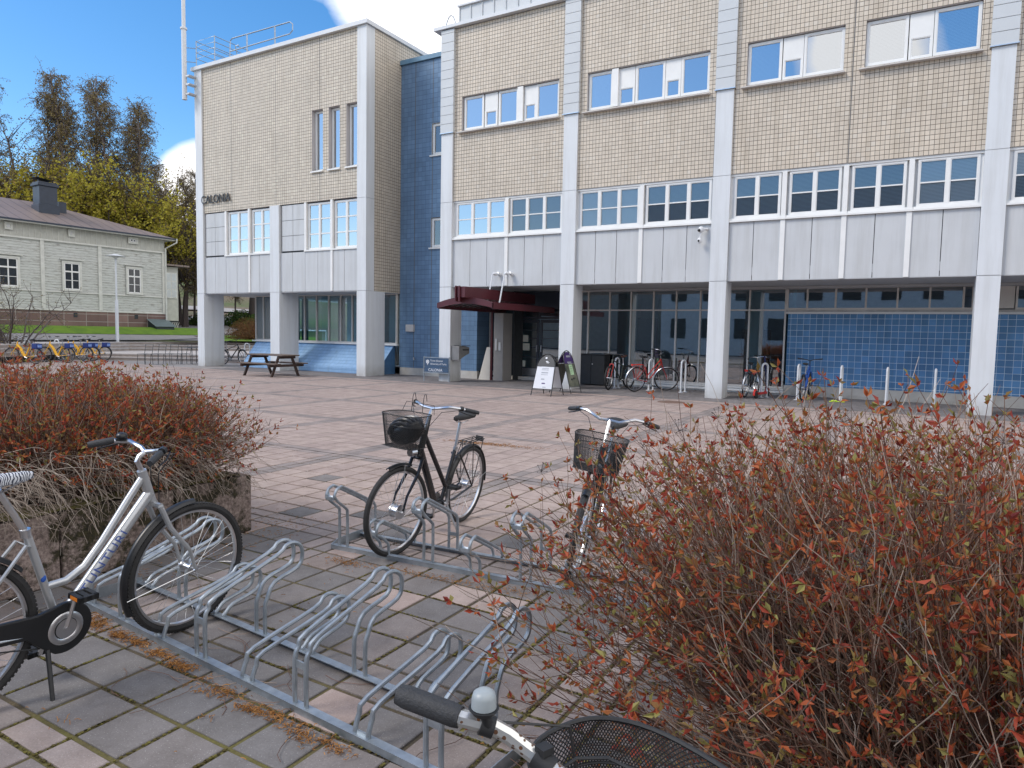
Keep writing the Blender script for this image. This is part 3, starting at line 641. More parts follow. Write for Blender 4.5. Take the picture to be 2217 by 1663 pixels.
inst(lw, 'soffit', [(-25.88, -16.66, YLW+.012, 21.5, 2.99, 3.01)], 'soffit')
YQ = YG; YG = 20.1
glazing(lw, -24.5, -16.72, 1.17, 2.96, [-24.0, -23.4, -22.76, -22.2, -21.55, -20.87, -20.2, -19.56, -18.95, -18.3, -17.7], [], gl='glassG')
YG = YQ
inst(lw, 'window_sill', [(-24.62, -16.66, 19.98, 20.15, 1.07, 1.12)], 'frame')
m_ = MB(); m_.quad((-24.25, 19.25, 0), (-16.86, 19.25, 0), (-16.86, 19.25, .2), (-24.25, 19.25, .2)); m_.quad((-24.25, 19.25, .2), (-16.86, 19.25, .2), (-16.86, 20.08, 1.07), (-24.45, 20.08, 1.07))
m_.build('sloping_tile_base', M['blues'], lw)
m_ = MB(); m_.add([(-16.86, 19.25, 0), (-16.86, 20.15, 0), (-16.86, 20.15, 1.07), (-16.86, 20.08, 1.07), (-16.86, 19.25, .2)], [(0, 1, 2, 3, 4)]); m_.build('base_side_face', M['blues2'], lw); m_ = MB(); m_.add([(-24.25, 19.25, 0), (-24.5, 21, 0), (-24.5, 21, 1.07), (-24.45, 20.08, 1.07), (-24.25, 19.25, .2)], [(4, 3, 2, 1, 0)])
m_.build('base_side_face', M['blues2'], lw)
inst(lw, 'end_wall', [(-24.55, -24.45, 20.15, 22.5, 0, 3.0)], 'col'); 
M['teal'] = mat('teal_curtain', (.10, .22, .22), .9, var=.3, sc=3)
inst(lw, 'interior_wall', [(-24.4, -16.7, 25.5, 25.6, 0, 3.0), (-24.4, -16.7, 20.3, 25.5, .3, .32), (-24.4, -16.7, 21.5, 25.5, 2.99, 3.1), (-16.7, -16.66, 20.2, 25.5, .3, 3.0)], 'inwl')
m_ = MB()
for a in (-23.2, -22.6, -20.5, -18.2):
    m_.tube([(a+i*.05, 20.9+.04*(i % 2), 1.1) for i in range(9)], .001, 3)
    for i in range(8): m_.quad((a+i*.05, 20.9+.04*(i % 2), .4), (a+(i+1)*.05, 20.9+.04*((i+1) % 2), .4), (a+(i+1)*.05, 20.9+.04*((i+1) % 2), 2.9), (a+i*.05, 20.9+.04*(i % 2), 2.9))
m_.build('interior_curtain', M['teal'], lw)
inst(lw, 'interior_column', [(-17.6, -17.2, 20.7, 21.1, .3, 3)], 'col')
tx = MB(); text_mb(tx, 'CALONIA', .47, lambda p: (-25.57+p[0], YLW-.05+p[2], 6.64+p[1]), .02, font_w=.86, spacing=1.02)
tx.build('wall_lettering', mat('lettering_metal', (.05, .05, .052), .4), lw)
# rooftop mast and rails
ms = MB(); ms.cyl((-26.1, 18.0, 10.8), (-26.1, 18.0, 13.6), .095, 12); ms.cyl((-26.1, 18.0, 13.6), (-26.1, 18.0, 19), .075, 12); ms.cyl((-26.1, 18.0, 13.55), (-26.1, 18.0, 13.62), .13, 12)
mo = ms.build('roof_mast', M['coping'], lw, smooth=True)
ms = MB()
for z in (11.75, 11.42, 11.05): ms.prism([(-26.1, z), (-25.75, z-.02), (-25.8, z-.06), (-25.95, z-.08)], 17.98, 18.3, 'y')
ms.build('mast_bracket', M['coping'], mo)
rl_ = MB()
for z in (12.45, 12.68, 12.9, 13.12): rl_.tube([(-25.75, 18.3, z), (-24.6, 18.3, z), (-24.6, 20.5, z), (-25.75, 20.5, z)], .014, 6, closed=True)
for (x, y) in ((-25.75, 18.3), (-24.6, 18.3), (-24.6, 20.5), (-25.75, 20.5)): rl_.cyl((x, y, 12.1), (x, y, 13.14), .022, 6)
for z in (12.3, 12.85): rl_.tube([(-26.1, 18.0, z), (-25.75, 18.3, z)], .014, 6)
rl_.tube([(-23.75, 18.35, 12.1), (-23.75, 18.35, 12.35), (-23.72, 18.35, 12.78), (-23.6, 18.35, 12.85), (-20.4, 18.35, 12.82), (-20.26, 18.35, 12.72), (-20.26, 18.35, 12.5), (-20.4, 18.35, 12.4), (-23.75, 18.35, 12.38)], .022, 6)
for x in (-22.75, -21.2): rl_.cyl((x, 18.35, 12.1), (x, 18.35, 12.84), .03, 6)
rl_.tube([(-24.0, 19.2, 12.1), (-24.1, 19.0, 12.4), (-24.0, 18.8, 12.8), (-23.8, 18.8, 12.8)], .02, 6); rl_.build('roof_rail', M['galv'], lw)
# ------------------------------------------------------------------ bicycles
def arc(c, r, a0, a1, n=16, y=0): return [(c[0]+r*cos(radians(a0+(a1-a0)*i/n)), y, c[2]+r*sin(radians(a0+(a1-a0)*i/n))) for i in range(n+1)]
def wheel(root, c, T, tr=.019, Rw=.35, spokes=28, lod=0, hub=.018, tyremat='rubber', rimmat='alloy', drop=0, knob=False):
    nn_ = 28 if lod else 56
    w_ = MB(); w_.T = T; w_.torus(c, Rw-tr*2-.004, .010, n=nn_, k=6, sq=1.2); w_.cyl((c[0], -.035, c[2]), (c[0], .035, c[2]), hub, 10); w_.cyl((c[0], -.06, c[2]), (c[0], .06, c[2]), .008, 8)
    for s_ in (-1, 1): w_.cyl((c[0], s_*.03, c[2]), (c[0], s_*.036, c[2]), hub+.012, 12); w_.cyl((c[0], s_*.055, c[2]), (c[0], s_*.065, c[2]), .012, 6)
    wo = w_.build('wheel', M[rimmat], root, smooth=True)
    t_ = MB(); t_.T = T; t_.torus(c, Rw-tr, tr, n=nn_, k=8)
    if knob:
        for i in range(110):
            a = 2*pi*i/110
            for s_ in (-1, 1):
                d = Vector((cos(a), 0, sin(a))); p = Vector(c)+d*(Rw-tr*.35)+Vector((0, s_*tr*.55, 0)); tt = Vector((-sin(a), 0, cos(a)))*.006; e = d*.006; yy = Vector((0, .004, 0))
                t_.add([p-tt-yy, p+tt-yy, p+tt+yy, p-tt+yy, p-tt-yy+e, p+tt-yy+e, p+tt+yy+e, p-tt+yy+e], [(4, 5, 6, 7), (0, 1, 5, 4), (1, 2, 6, 5), (2, 3, 7, 6), (3, 0, 4, 7)])
    t_.build('tyre', M[tyremat], wo, smooth=True)
    s2 = MB(); s2.T = T
    for i in range(spokes):
        a = 2*pi*i/spokes; sd = 1 if i % 2 else -1; of = (.42 if (i//2) % 2 else -.42); r1 = Rw-tr*2-.008
        s2.tube([(c[0]+hub*1.4*cos(a+of*3), sd*.032, c[2]+hub*1.4*sin(a+of*3)), (c[0]+r1*cos(a), 0, c[2]+r1*sin(a))], .0011 if not lod else .0022, 3, cap=False)
    s2.build('spokes', M['spoke'], wo)
    return wo
def saddle(root, c, mt, L_=.26, W_=.17, pitch=0):
    rings = []; n_ = 14
    for i in range(10):
        t = i/9; x = c[0]+L_*(.5-t); wd = (W_/2)*(.20+.80*max(0, (t-.25)/.75)**1.2)*(1 if t < .9 else .85) if t > .25 else (W_/2)*(.14+.06*t/.25); hh = .03+.02*t
        if i == 0: wd *= .5; hh *= .5
        if i == 9: wd *= .72; hh *= .7
        zz = c[2]+.012*(t-.5)*2+.012*(2*t-1)**2
        rings.append([(x, c[1]+wd*cos(2*pi*k/n_), zz+hh*.55*sin(2*pi*k/n_)-(.012 if sin(2*pi*k/n_) < 0 else 0)) for k in range(n_)])
    m_ = MB(); m_.loft(rings); so_ = m_.build('saddle', M[mt], root, smooth=True)
    m_ = MB(); m_.tube([(c[0]+.10, .02, c[2]-.02), (c[0]+.02, .022, c[2]-.055), (c[0]-.07, .03, c[2]-.035)], .004, 5); m_.tube([(c[0]+.10, -.02, c[2]-.02), (c[0]+.02, -.022, c[2]-.055), (c[0]-.07, -.03, c[2]-.035)], .004, 5)
    m_.build('saddle_rails', M['alloy'], so_); return so_
def lerp(a, b, t): return tuple(a[i]+(b[i]-a[i])*t for i in range(3))
def basket(root, c, lx, ly, hz, T, cell=.012, name='basket', taper=.86, rnd=.35, wire=.0011, dark='blackm', e=.55):
    """wire basket centred at c (top rim centre), lx along x, ly along y"""
    def ringpt(a, s_):
        ca, sa = cos(a), sin(a)
        x = (abs(ca)**e)*(1 if ca > 0 else -1)*lx/2*s_; y = (abs(sa)**e)*(1 if sa > 0 else -1)*ly/2*s_
        return x, y
    per = int(2*(lx+ly)/cell); hn = max(4, int(hz/cell)); P = []
    def pt(i, j):
        s_ = 1-(1-taper)*j/hn; x, y = ringpt(2*pi*i/per, s_); return (c[0]+x, c[1]+y, c[2]-hz*j/hn)
    m_ = MB(); m_.T = T
    for j in range(hn):
        for i in range(per):
            p = pt(i, j)
            m_.tube([p, pt(i+1, j+1)], wire, 3, cap=False); m_.tube([p, pt(i-1, j+1)], wire, 3, cap=False)
    k = int(ly/cell*1.0); 
    for i in range(-k//2, k//2+1):
        y = c[1]+i*cell*taper; m_.tube([(c[0]-lx/2*taper*.97, y, c[2]-hz), (c[0]+lx/2*taper*.97, y, c[2]-hz)], wire, 3, cap=False)
    k = int(lx/cell)
    for i in range(-k//2, k//2+1):
        x = c[0]+i*cell*taper; m_.tube([(x, c[1]-ly/2*taper*.97, c[2]-hz), (x, c[1]+ly/2*taper*.97, c[2]-hz)], wire, 3, cap=False)
    bo = m_.build(name, M[dark], root)
    m_ = MB(); m_.T = T
    for (j, r_) in ((0, .0042), (hn, .0035), (hn*.33, .0022)):
        s_ = 1-(1-taper)*j/hn; m_.tube([(c[0]+ringpt(2*pi*i/48, s_)[0], c[1]+ringpt(2*pi*i/48, s_)[1], c[2]-hz*j/hn) for i in range(48)], r_, 6, closed=True)
    m_.build('basket_rim', M[dark], bo); return bo
def bike(name, label, S, loc, hd, lean=0, steer=0, scale=1, group=None, lod=0):
    root = thing(name, label, 'bicycle', (loc[0], loc[1], 0), group, rot=(0, 0, 0))
    root.matrix_world = Matrix.Translation((loc[0], loc[1], 0)) @ Matrix.Rotation(hd, 4, 'Z') @ Matrix.Rotation(lean, 4, 'X') @ Matrix.Scale(scale, 4)
    g_ = dict(ra=(-.55, 0, .35), fa=(.55, 0, .35), bb=(-.11, 0, .28), ht=(.27, 0, .92), hb=(.33, 0, .76), sc=(-.27, 0, .72), sad=(-.33, 0, 1.0), st=(.24, 0, 1.08), R=.35,
              bar=[(.235, 0, 1.10), (.25, .08, 1.12), (.20, .20, 1.12), (.12, .26, 1.10), (.02, .30, 1.08)], grip=(.02, .30, 1.08), gl=.12, tyre=.019, frame='silver', bars='alloy', style='step', ftube=.017)
    g_.update(S); G = g_
    ax0 = Vector(G['ht']); axd = (Vector(G['ht'])-Vector(G['hb'])).normalized(); RT = Matrix.Rotation(steer, 3, axd)
    T = lambda v: ax0+RT @ (v-ax0)
    n_ = 6 if lod else 12; fm = M[G['frame']]
    if G['R'] != .35:
        G['ra'] = (G['ra'][0], 0, G['R']); G['fa'] = (G['fa'][0], 0, G['R'])
    ra, fa, bb, ht, hb, sc = G['ra'], G['fa'], G['bb'], G['ht'], G['hb'], G['sc']
    f = MB(); f.cyl(ht, hb, .022, n_)
    if G['style'] == 'silver':
        f.tube([lerp(hb, ht, .25), bb], .026, n_); a = lerp(bb, sc, .42)
        f.tube([lerp(hb, ht, .82), (.20, 0, .80), (.08, 0, .62), (.0, 0, .52), (-.08, 0, .475), a], .0165, n_)
    elif G['style'] == 'black':
        f.tube([lerp(hb, ht, .2), (.0, 0, .30), bb], .030, n_); f.tube([lerp(hb, ht, .85), lerp(bb, sc, .30)], .020, n_)
    elif G['style'] == 'yellow':
        f.tube([lerp(hb, ht, .5), (.16, 0, .62), (.0, 0, .36), bb], [.045, .055, .055, .055], n_)
    elif G['style'] == 'vee':
        f.tube([lerp(hb, ht, .2), bb], .018, n_); f.tube([lerp(hb, ht, .9), lerp(bb, sc, .35)], .016, n_)
    else:
        f.tube([lerp(hb, ht, .2), bb], .022, n_); f.tube([lerp(hb, ht, .85), lerp(bb, sc, .92)], .018, n_)
    f.tube([bb, sc], G['ftube'], n_); f.cyl((bb[0], -.035, bb[2]), (bb[0], .035, bb[2]), .024, n_)
    for s_ in (-1, 1):
        f.tube([(bb[0]-.03, s_*.025, bb[2]), (bb[0]-.12, s_*.05, bb[2]+.01), (ra[0], s_*.062, ra[2])], .010, 6)
        f.tube([lerp(bb, sc, .85), (sc[0]-.02, s_*.04, sc[2]-.04), (ra[0], s_*.062, ra[2])], .008, 6)
    fo = f.build('frame', fm, root, smooth=True)
    k_ = MB(); k_.T = T
    crown = (hb[0]+.012, 0, hb[2]-.02)
    k_.cyl(hb, crown, .022, n_); k_.cyl((crown[0], -.055, crown[2]), (crown[0], .055, crown[2]), .015, 8)
    for s_ in (-1, 1): k_.tube([(crown[0], s_*.052, crown[2]), (crown[0]+.055, s_*.056, crown[2]-.12), (fa[0]-.04, s_*.058, fa[2]+.12), (fa[0], s_*.058, fa[2])], [.014, .0135, .010, .008], 8)
    k_.build('fork', M[G.get('forkm', G['frame'])], root, smooth=True)
    wheel(root, fa, T, G['tyre'], G['R'], lod=lod, knob=G.get('knob', False) and not lod, hub=G.get('fhub', .018), spokes=14 if lod else 32)
    wheel(root, ra, None, G['tyre'], G['R'], lod=lod, knob=G.get('knob', False) and not lod, hub=G.get('rhub', .03), spokes=14 if lod else 32)
    m_ = MB(); m_.tube([sc, (G['sad'][0]+.02, 0, G['sad'][2]-.05)], .0135, 8); m_.cyl((sc[0], 0, sc[2]-.015), (sc[0]-.006, 0, sc[2]+.02), .021, 10); m_.build('seatpost', M['alloy'], root, smooth=True)
    saddle(root, G['sad'], G.get('sadm', 'blackm'), L_=G.get('sadL', .27), W_=G.get('sadW', .18))
    # stem + bar
    m_ = MB(); m_.T = T; b0 = G['bar'][0]
    for p in G.get('stem', [ht, (ht[0]-.03, 0, ht[2]+.10), (b0[0]-.0, 0, b0[2])])[0:1]: pass
    m_.tube(G.get('stem', [ht, (ht[0]-.035, 0, ht[2]+.10), b0]), .013, 8)
    full = [(p[0], -p[1], p[2]) for p in reversed(G['bar'][1:])]+list(G['bar'])
    m_.tube(full, .0115, 8); ho = m_.build('handlebar', M[G['bars']], root, smooth=True)
    gd = (Vector(G['bar'][-1])-Vector(G['bar'][-2])).normalized()
    for s_ in (-1, 1):
        e = Vector(G['bar'][-1]); a = e-gd*G['gl']; fl = lambda v: (v[0], v[1]*s_, v[2])
        m_ = MB(); m_.T = T; m_.tube([fl(a), fl(a+gd*.01), fl(e-gd*.01), fl(e+gd*.004)], [.015, .0165, .0165, .014], 10); m_.build('grip', M['grip'], ho, smooth=True)
        if not G.get('nolever'):
            m_ = MB(); m_.T = T; q_ = a-gd*.02; m_.cyl(fl(q_-gd*.02), fl(q_+gd*.005), .019, 8); m_.tube([fl(q_), fl(q_+Vector((.05, -.01, -.01))), fl(q_+gd*.07+Vector((.055, 0, -.02))), fl(q_+gd*.13+Vector((.04, 0, -.025)))], [.006, .005, .005, .004], 5)
            m_.build('brake_lever', M['black'], ho, smooth=True)
    if not lod:
        m_ = MB(); m_.T = T
        for s_ in (-1, 1):
            a = Vector(G['bar'][-2]); m_.tube([(a[0]+.02, a[1]*s_, a[2]-.01), (a[0]+.14, a[1]*s_*.6, a[2]-.03), (ht[0]+.07, .03*s_, ht[2]-.02), (hb[0]+.03, .02*s_, hb[2]-.05)], .0025, 4)
        m_.build('brake_cable', M['black'], ho)
    # drivetrain
    m_ = MB()
    m_.cyl((bb[0], -.050, bb[2]), (bb[0], -.046, bb[2]), .075 if G.get('guard') != 'full' else .07, 24)
    ca = G.get('crank', 100)
    for s_, a in ((-1, ca), (1, ca+180)):
        e = (bb[0]+.165*cos(radians(a)), s_*.075, bb[2]+.165*sin(radians(a))); m_.tube([(bb[0], s_*.062, bb[2]), e], [.013, .010], 6); m_.cyl((bb[0], s_*.04, bb[2]), (bb[0], s_*.07, bb[2]), .014, 8)
    m_.cyl((bb[0], -.075, bb[2]), (bb[0], .075, bb[2]), .008, 8)
    cr = m_.build('crankset', M['alloy'], root, smooth=True)
    for s_, a in ((-1, ca), (1, ca+180)):
        e = (bb[0]+.165*cos(radians(a)), s_*.075, bb[2]+.165*sin(radians(a))); m_ = MB()
        y0, y1 = s_*.085, s_*.175; m_.box(e[0]-.042, e[0]+.042, y0, y0+s_*.014, e[2]-.012, e[2]+.012); m_.box(e[0]-.042, e[0]+.042, y1, y1-s_*.014, e[2]-.012, e[2]+.012); m_.box(e[0]-.042, e[0]-.022, y0, y1, e[2]-.012, e[2]+.012); m_.box(e[0]+.022, e[0]+.042, y0, y1, e[2]-.012, e[2]+.012); m_.box(e[0]-.012, e[0]+.012, y0, y1, e[2]-.01, e[2]+.01)
        po_ = m_.build('pedal', M['blackm'], cr)
        if not lod and G.get('reflect'):
            for xx in (.0425, -.044): m_ = MB(); m_.box(e[0]+xx, e[0]+xx+.0015, y0+s_*.02, y1-s_*.02, e[2]-.008, e[2]+.008); m_.build('pedal_reflector', M['amber'], po_)
    if G.get('guard') == 'full':
        m_ = MB(); pts = []
        for i in range(19): a = radians(-110+220*i/18); pts.append((bb[0]+.118*cos(a), bb[2]+.118*sin(a)))
        pts += [(bb[0]-.12, bb[2]+.098), (ra[0]-.0, ra[2]+.06), (ra[0]-.05, ra[2]+.02), (ra[0]-.04, ra[2]-.03), (bb[0]-.16, bb[2]+.0), (bb[0]-.10, bb[2]-.06)]
        m_.prism(pts, -.062, -.040, 'y'); go = m_.build('chain_guard', M['black'], root, bevel=.006)
        m_ = MB(); m_.torus((bb[0], -.064, bb[2]), .062, .014, n=28, k=6, sq=.4); m_.cyl((bb[0], -.063, bb[2]), (bb[0], -.068, bb[2]), .045, 24); m_.build('chainring_cover', M['alloy'], go, smooth=True)
        m_ = MB(); m_.tube([(bb[0]-.10, -.05, bb[2]-.062), (ra[0]+.02, -.05, ra[2]-.035)], .0035, 4); m_.build('chain', M['blackm'], go)
    else:
        m_ = MB(); m_.tube([(bb[0], -.048, bb[2]+.075), (ra[0], -.048, ra[2]+.035), (ra[0]-.035, -.048, ra[2]), (ra[0], -.048, ra[2]-.035), (bb[0], -.048, bb[2]-.075)], .004, 4)
        if G.get('guard') == 'half': m_.box(bb[0]-.3, bb[0]+.05, -.056, -.052, bb[2]+.07, bb[2]+.10)
        m_.build('chain', M['blackm'], root)
    def fender(c, a0, a1, TT, mt, nm_='mudguard', w=.024):
        m_ = MB(); m_.T = TT; n2 = 14 if lod else 28; rings = []
        for i in range(n2+1):
            a = radians(a0+(a1-a0)*i/n2); r_ = G['R']+.018; d = (cos(a), sin(a)); prof = [(-w, -.010), (-w*.6, .003), (0, .007), (w*.6, .003), (w, -.010), (w*.9, -.013), (0, .003), (-w*.9, -.013)]
            rings.append([(c[0]+(r_+p[1])*d[0], p[0], c[2]+(r_+p[1])*d[1]) for p in prof])
        m_.loft(rings); o_ = m_.build(nm_, M[mt], root, smooth=True)
        a = radians(a0); b_ = radians(a1); st_ = MB(); st_.T = TT; e = b_ if c[0] < 0 else b_; 
        for s_ in (-1, 1): st_.tube([(c[0], s_*.058, c[2]), (c[0]+(G['R']+.012)*cos(e-.25*(1 if a1 > a0 else -1)), s_*.024, c[2]+(G['R']+.012)*sin(e-.25*(1 if a1 > a0 else -1)))], .0022, 4)
        st_.build('mudguard_stay', M['spoke'], o_)
    if G.get('fend'): fender(fa, *G.get('fang', (55, 200)), T, G['fend']); fender(ra, *G.get('rang', (30, 195)), None, G['fend'])
    if G.get('rack'):
        m_ = MB(); zt = G['R']*2+.05; x0, x1 = ra[0]-.17, sc[0]-.06
        for y in (-.055, -.02, .02, .055): m_.tube([(x1, y*.6, zt+.0), (x1-.04, y, zt+.01), (x0, y, zt+.01)], .0045, 5)
        for x in (x1-.04, x1-.14, x0): m_.tube([(x, -.055, zt+.01), (x, .055, zt+.01)], .0045, 5)
        for s_ in (-1, 1):
            for x in (x0+.02, ra[0]+.05): m_.tube([(x, s_*.055, zt+.01), (ra[0], s_*.066, ra[2]+.01)], .0042, 5)
            m_.tube([(x1, s_*.02, zt), (sc[0]-.01, s_*.015, sc[2]-.05)], .004, 5)
        m_.box(x0-.02, x0, -.035, .035, zt-.02, zt+.025); ro_ = m_.build('luggage_rack', M[G['rack']], root)
        if G.get('light'): m_ = MB(); m_.box(x0-.045, x0-.02, -.045, .045, zt-.015, zt+.04); m_.build('rear_light', M['red'], ro_, bevel=.005)
    if G.get('stand'):
        m_ = MB(); a, sd = G['stand']; m_.tube([(bb[0]-.06, sd*.02, bb[2]-.02), (bb[0]-.08+a, sd*.16, .012)], [.011, .009], 6); m_.box(bb[0]-.11+a, bb[0]-.05+a, sd*.14, sd*.18, 0, .012); m_.build('kickstand', M[G.get('standm', 'blackm')], root)
    if G.get('lamp'):
        m_ = MB(); m_.T = T; m_.cyl((hb[0]+.05, 0, hb[2]+.03), (hb[0]+.11, 0, hb[2]+.03), .03, 12); m_.tube([(hb[0]+.01, 0, hb[2]-.02), (hb[0]+.05, 0, hb[2]+.01)], .006, 5); m_.build('front_lamp', M['alloy'], root, smooth=True)
    if G.get('bell'):
        m_ = MB(); m_.T = T; p = G['bell']; m_.ball(p, .026, .026, .02); m_.cyl((p[0], p[1], p[2]-.02), (p[0], p[1], p[2]-.012), .028, 12); m_.build('bell', M['black'], ho, smooth=True)
    return root, T, G
M['amber'] = mat('amber_reflector', (.75, .22, .02), .3, var=.1); M['red'] = mat('red_plastic', (.55, .03, .02), .35, var=.1)
M['redp'] = mat('red_bike_paint', (.42, .035, .03), .3, var=.1); M['bluep'] = mat('blue_bike_paint', (.03, .10, .40), .3, var=.1)
M['green'] = mat('dark_green_bike_paint', (.05, .06, .045), .3, var=.1); M['yellow'] = mat('yellow_bike_paint', (.80, .42, .012), .35, var=.08); M['navy'] = mat('navy_plastic', (.012, .03, .16), .45, var=.1)
M['blacks'] = mat('black_gloss_paint', (.012, .013, .016), .22, var=.2); M['tan'] = mat('brown_saddle', (.10, .045, .03), .5)
# patterned saddle cover
m, n, l, b = newmat('zebra_saddle_cover'); wv = n.new('ShaderNodeTexWave'); wv.inputs['Scale'].default_value = 28; wv.inputs['Distortion'].default_value = 9; wv.inputs['Detail'].default_value = 2
tcx = n.new('ShaderNodeTexCoord'); l.new(tcx.outputs['Object'], wv.inputs[0]); l.new(ramp(n, l, wv.outputs[0], [(.40, (.05, .06, .09)), (.5, (.62, .65, .70))]), b.inputs['Base Color']); b.inputs['Roughness'].default_value = .8; M['zebra'] = m
# near silver bicycle
S = dict(style='silver', frame='silver', sadm='zebra', sad=(-.38, 0, 1.0), guard='full', crank=78, fend='black', fang=(88, 205), rang=(40, 200), stand=(-.02, -1), reflect=1, knob=True, tyre=.020, fhub=.016,
         sc=(-.25, 0, .74), ht=(.26, 0, .93), hb=(.32, 0, .765),
         stem=[(.26, 0, .93), (.235, 0, .98), (.245, 0, 1.0), (.275, 0, 1.02)], bar=[(.275, 0, 1.02), (.29, .05, 1.03), (.275, .12, 1.05), (.22, .18, 1.05), (.14, .23, 1.03)], gl=.11, bell=(.25, .145, 1.075), sadL=.30, sadW=.20)
rb_, TS, GS = bike('silver_bicycle', 'silver step-through bicycle with patterned saddle cover, parked in the nearest rack', S, (-3.262, 1.675), 1.605, .10, .02, .985)
tx = MB(); hb_, bb_ = Vector(GS['hb']), Vector(GS['bb']); h2 = Vector(lerp(GS['hb'], GS['ht'], .25)); d = (h2-bb_).normalized(); nrm = d.cross(Vector((0, 1, 0))).normalized()
if nrm.z < 0: nrm = -nrm
def plc(p):
    base = bb_+d*.155; q_ = base+d*p[0]+nrm*(p[1]-.012); off = (q_-bb_).dot(nrm); rr_ = .0268
    off = max(-rr_*.98, min(rr_*.98, off)); return Vector((q_.x, -sqrt(max(1e-8, rr_*rr_-off*off))-.0012, q_.z))
text_mb(tx, 'TUNTURI', .050, plc, 0, font_w=1.35, spacing=1.12, sub=5)
frm = [c for c in rb_.children if c.name.startswith('frame')][0]
tx.build('frame_lettering', mat('blue_decal', (.05, .09, .30), .4), frm)
m_ = MB(); a = Vector(lerp(GS['bb'], GS['sc'], .52)); m_.ball((a.x, -.012, a.z), .012, .007, .018); m_.build('frame_badge', M['bluep'], frm)
# black city bicycle with helmet in basket
S = dict(style='black', frame='blacks', guard='none', crank=-100, fend='black', fang=(70, 110), rang=(20, 185), rack='blackm', lamp=1, stand=(.0, 1), standm='alloy', tyre=.021, fhub=.045, rhub=.04, sad=(-.33, 0, 1.0), sadW=.2,
         bar=[(.20, 0, 1.12), (.22, .07, 1.13), (.19, .17, 1.15), (.12, .24, 1.14), (.0, .31, 1.11)], ht=(.27, 0, .95), hb=(.33, 0, .76))
b2, T2, G2 = bike('black_bicycle', 'black city bicycle with front basket and rear luggage rack, standing in the farther rack', S, (-3.20, 4.27), -1.461, -.104, -.16, .93)
bko = basket(b2, (.50, 0, 1.10), .27, .36, .25, T2, cell=.013, taper=.80)
m_ = MB(); m_.T = T2
for y in (-.06, .05): m_.tube([(.38, y, 1.10), (.37, y, 1.22), (.36, y, 1.245), (.345, y, 1.245), (.33, y, 1.19)], .0028, 5)
m_.tube([(.37, -.16, 1.10), (.35, -.14, 1.17), (.35, .14, 1.17), (.37, .16, 1.10)], .0026, 5); m_.build('basket_handle', M['blackm'], bko)
he = MB(); 
hz = thing('cycling_helmet', 'black vented helmet lying in the wire basket of the black bicycle', 'helmet', (0, 0, 0), rot=(0, 0, 0)); hz.matrix_world = b2.matrix_world
he = MB(); he.T = lambda v: T2(Matrix.Rotation(.5, 3, 'X') @ (v)+Vector((.50, .01, .965)))
he.ball((0, 0, 0), .115, .155, .10, 20, 12); he.build('shell', M['blacks'], hz, smooth=True)
M['ribs'] = mat('helmet_grey_rib', (.06, .065, .075), .3, var=.3)
hv = MB(); hv.T = he.T
for i in range(-3, 4):
    x = i*.030; rr2 = sqrt(max(0, 1-(x/.12)**2)); hv.tube([(x*(1+.2*sin(t)), -.150*rr2*cos(t)*1.02, .108*rr2*sin(t)) for t in [radians(15+15*k) for k in range(11)]], [.004]+[.012]*9+[.004], 6)
hv.build('helmet_ribs', M['ribs'], hz, smooth=True)
# basket bicycle behind the shrub
S = dict(style='black', frame='blackm', guard='half', crank=-60, fend='black', fang=(60, 150), tyre=.021, lamp=1, sadW=.21,
         bar=[(.20, 0, 1.10), (.22, .07, 1.10), (.20, .17, 1.14), (.13, .24, 1.13), (.02, .33, 1.10)], rack='blackm')
b3, T3, G3 = bike('basket_bicycle', 'dark bicycle with wide mesh basket half hidden behind the red-leaved shrub', S, (-1.97, 4.45), -1.30, -.17, -.02, .95)
basket(b3, (.46, 0, 1.02), .26, .36, .23, T3, cell=.011, taper=.84)
# foreground bicycle cut by the frame
M['rusty'] = None
m, n, l, b = newmat('rust_spotted_chrome'); v_ = n.new('ShaderNodeTexVoronoi'); v_.inputs['Scale'].default_value = 95; tcx = n.new('ShaderNodeTexCoord'); l.new(tcx.outputs['Object'], v_.inputs['Vector'])
sp_ = nm(n, l, 'LESS_THAN', nm(n, l, 'ADD', v_.outputs['Distance'], nm(n, l, 'MULTIPLY', noise(n, l, 30, 3), .55)), .50)
l.new(mixc(n, l, sp_, (.70, .70, .68), (.13, .06, .03)), b.inputs['Base Color']); l.new(nm(n, l, 'SUBTRACT', .85, nm(n, l, 'MULTIPLY', sp_, .8)), b.inputs['Metallic']); b.inputs['Roughness'].default_value = .3; M['rusty'] = m
S = dict(style='black', frame='blackm', guard='half', crank=30, tyre=.021, bars='rusty', nolever=1, gl=.092, sad=(-.36, 0, .92),
         ht=(.24, 0, .86), hb=(.30, 0, .70), stem=[(.24, 0, .86), (.225, 0, .95), (.275, 0, 1.0)],
         bar=[(.275, 0, 1.0), (.268, .05, 1.01), (.256, .09, 1.022), (.240, .108, 1.038), (.227, .124, 1.051), (.208, .142, 1.064), (.178, .165, 1.073), (.127, .244, 1.088)])
b4, T4, G4 = bike('foreground_bicycle', 'rust spotted handlebar, light grey bell and wide oval mesh basket of the nearest bicycle', S, (-.42, .53), 1.2, .0, .0, 1.0)
hb4 = [c for c in b4.children if c.name.startswith('handlebar')][0]
basket(b4, (.405, .035, .955), .26, .36, .22, T4, cell=.0082, taper=.84, wire=.0012, e=.8)
m_ = MB(); p = (.192, .135, 1.108); m_.tube([(p[0], p[1], p[2]-.010), (p[0], p[1], p[2]+.004), (p[0], p[1], p[2]+.010), (p[0], p[1], p[2]+.0135), (p[0], p[1], p[2]+.015)], [.0172, .0166, .0148, .010, .004], 20); bl = m_.build('bell', mat('light_grey_bell', (.30, .34, .36), .4, var=.05), hb4, smooth=True)
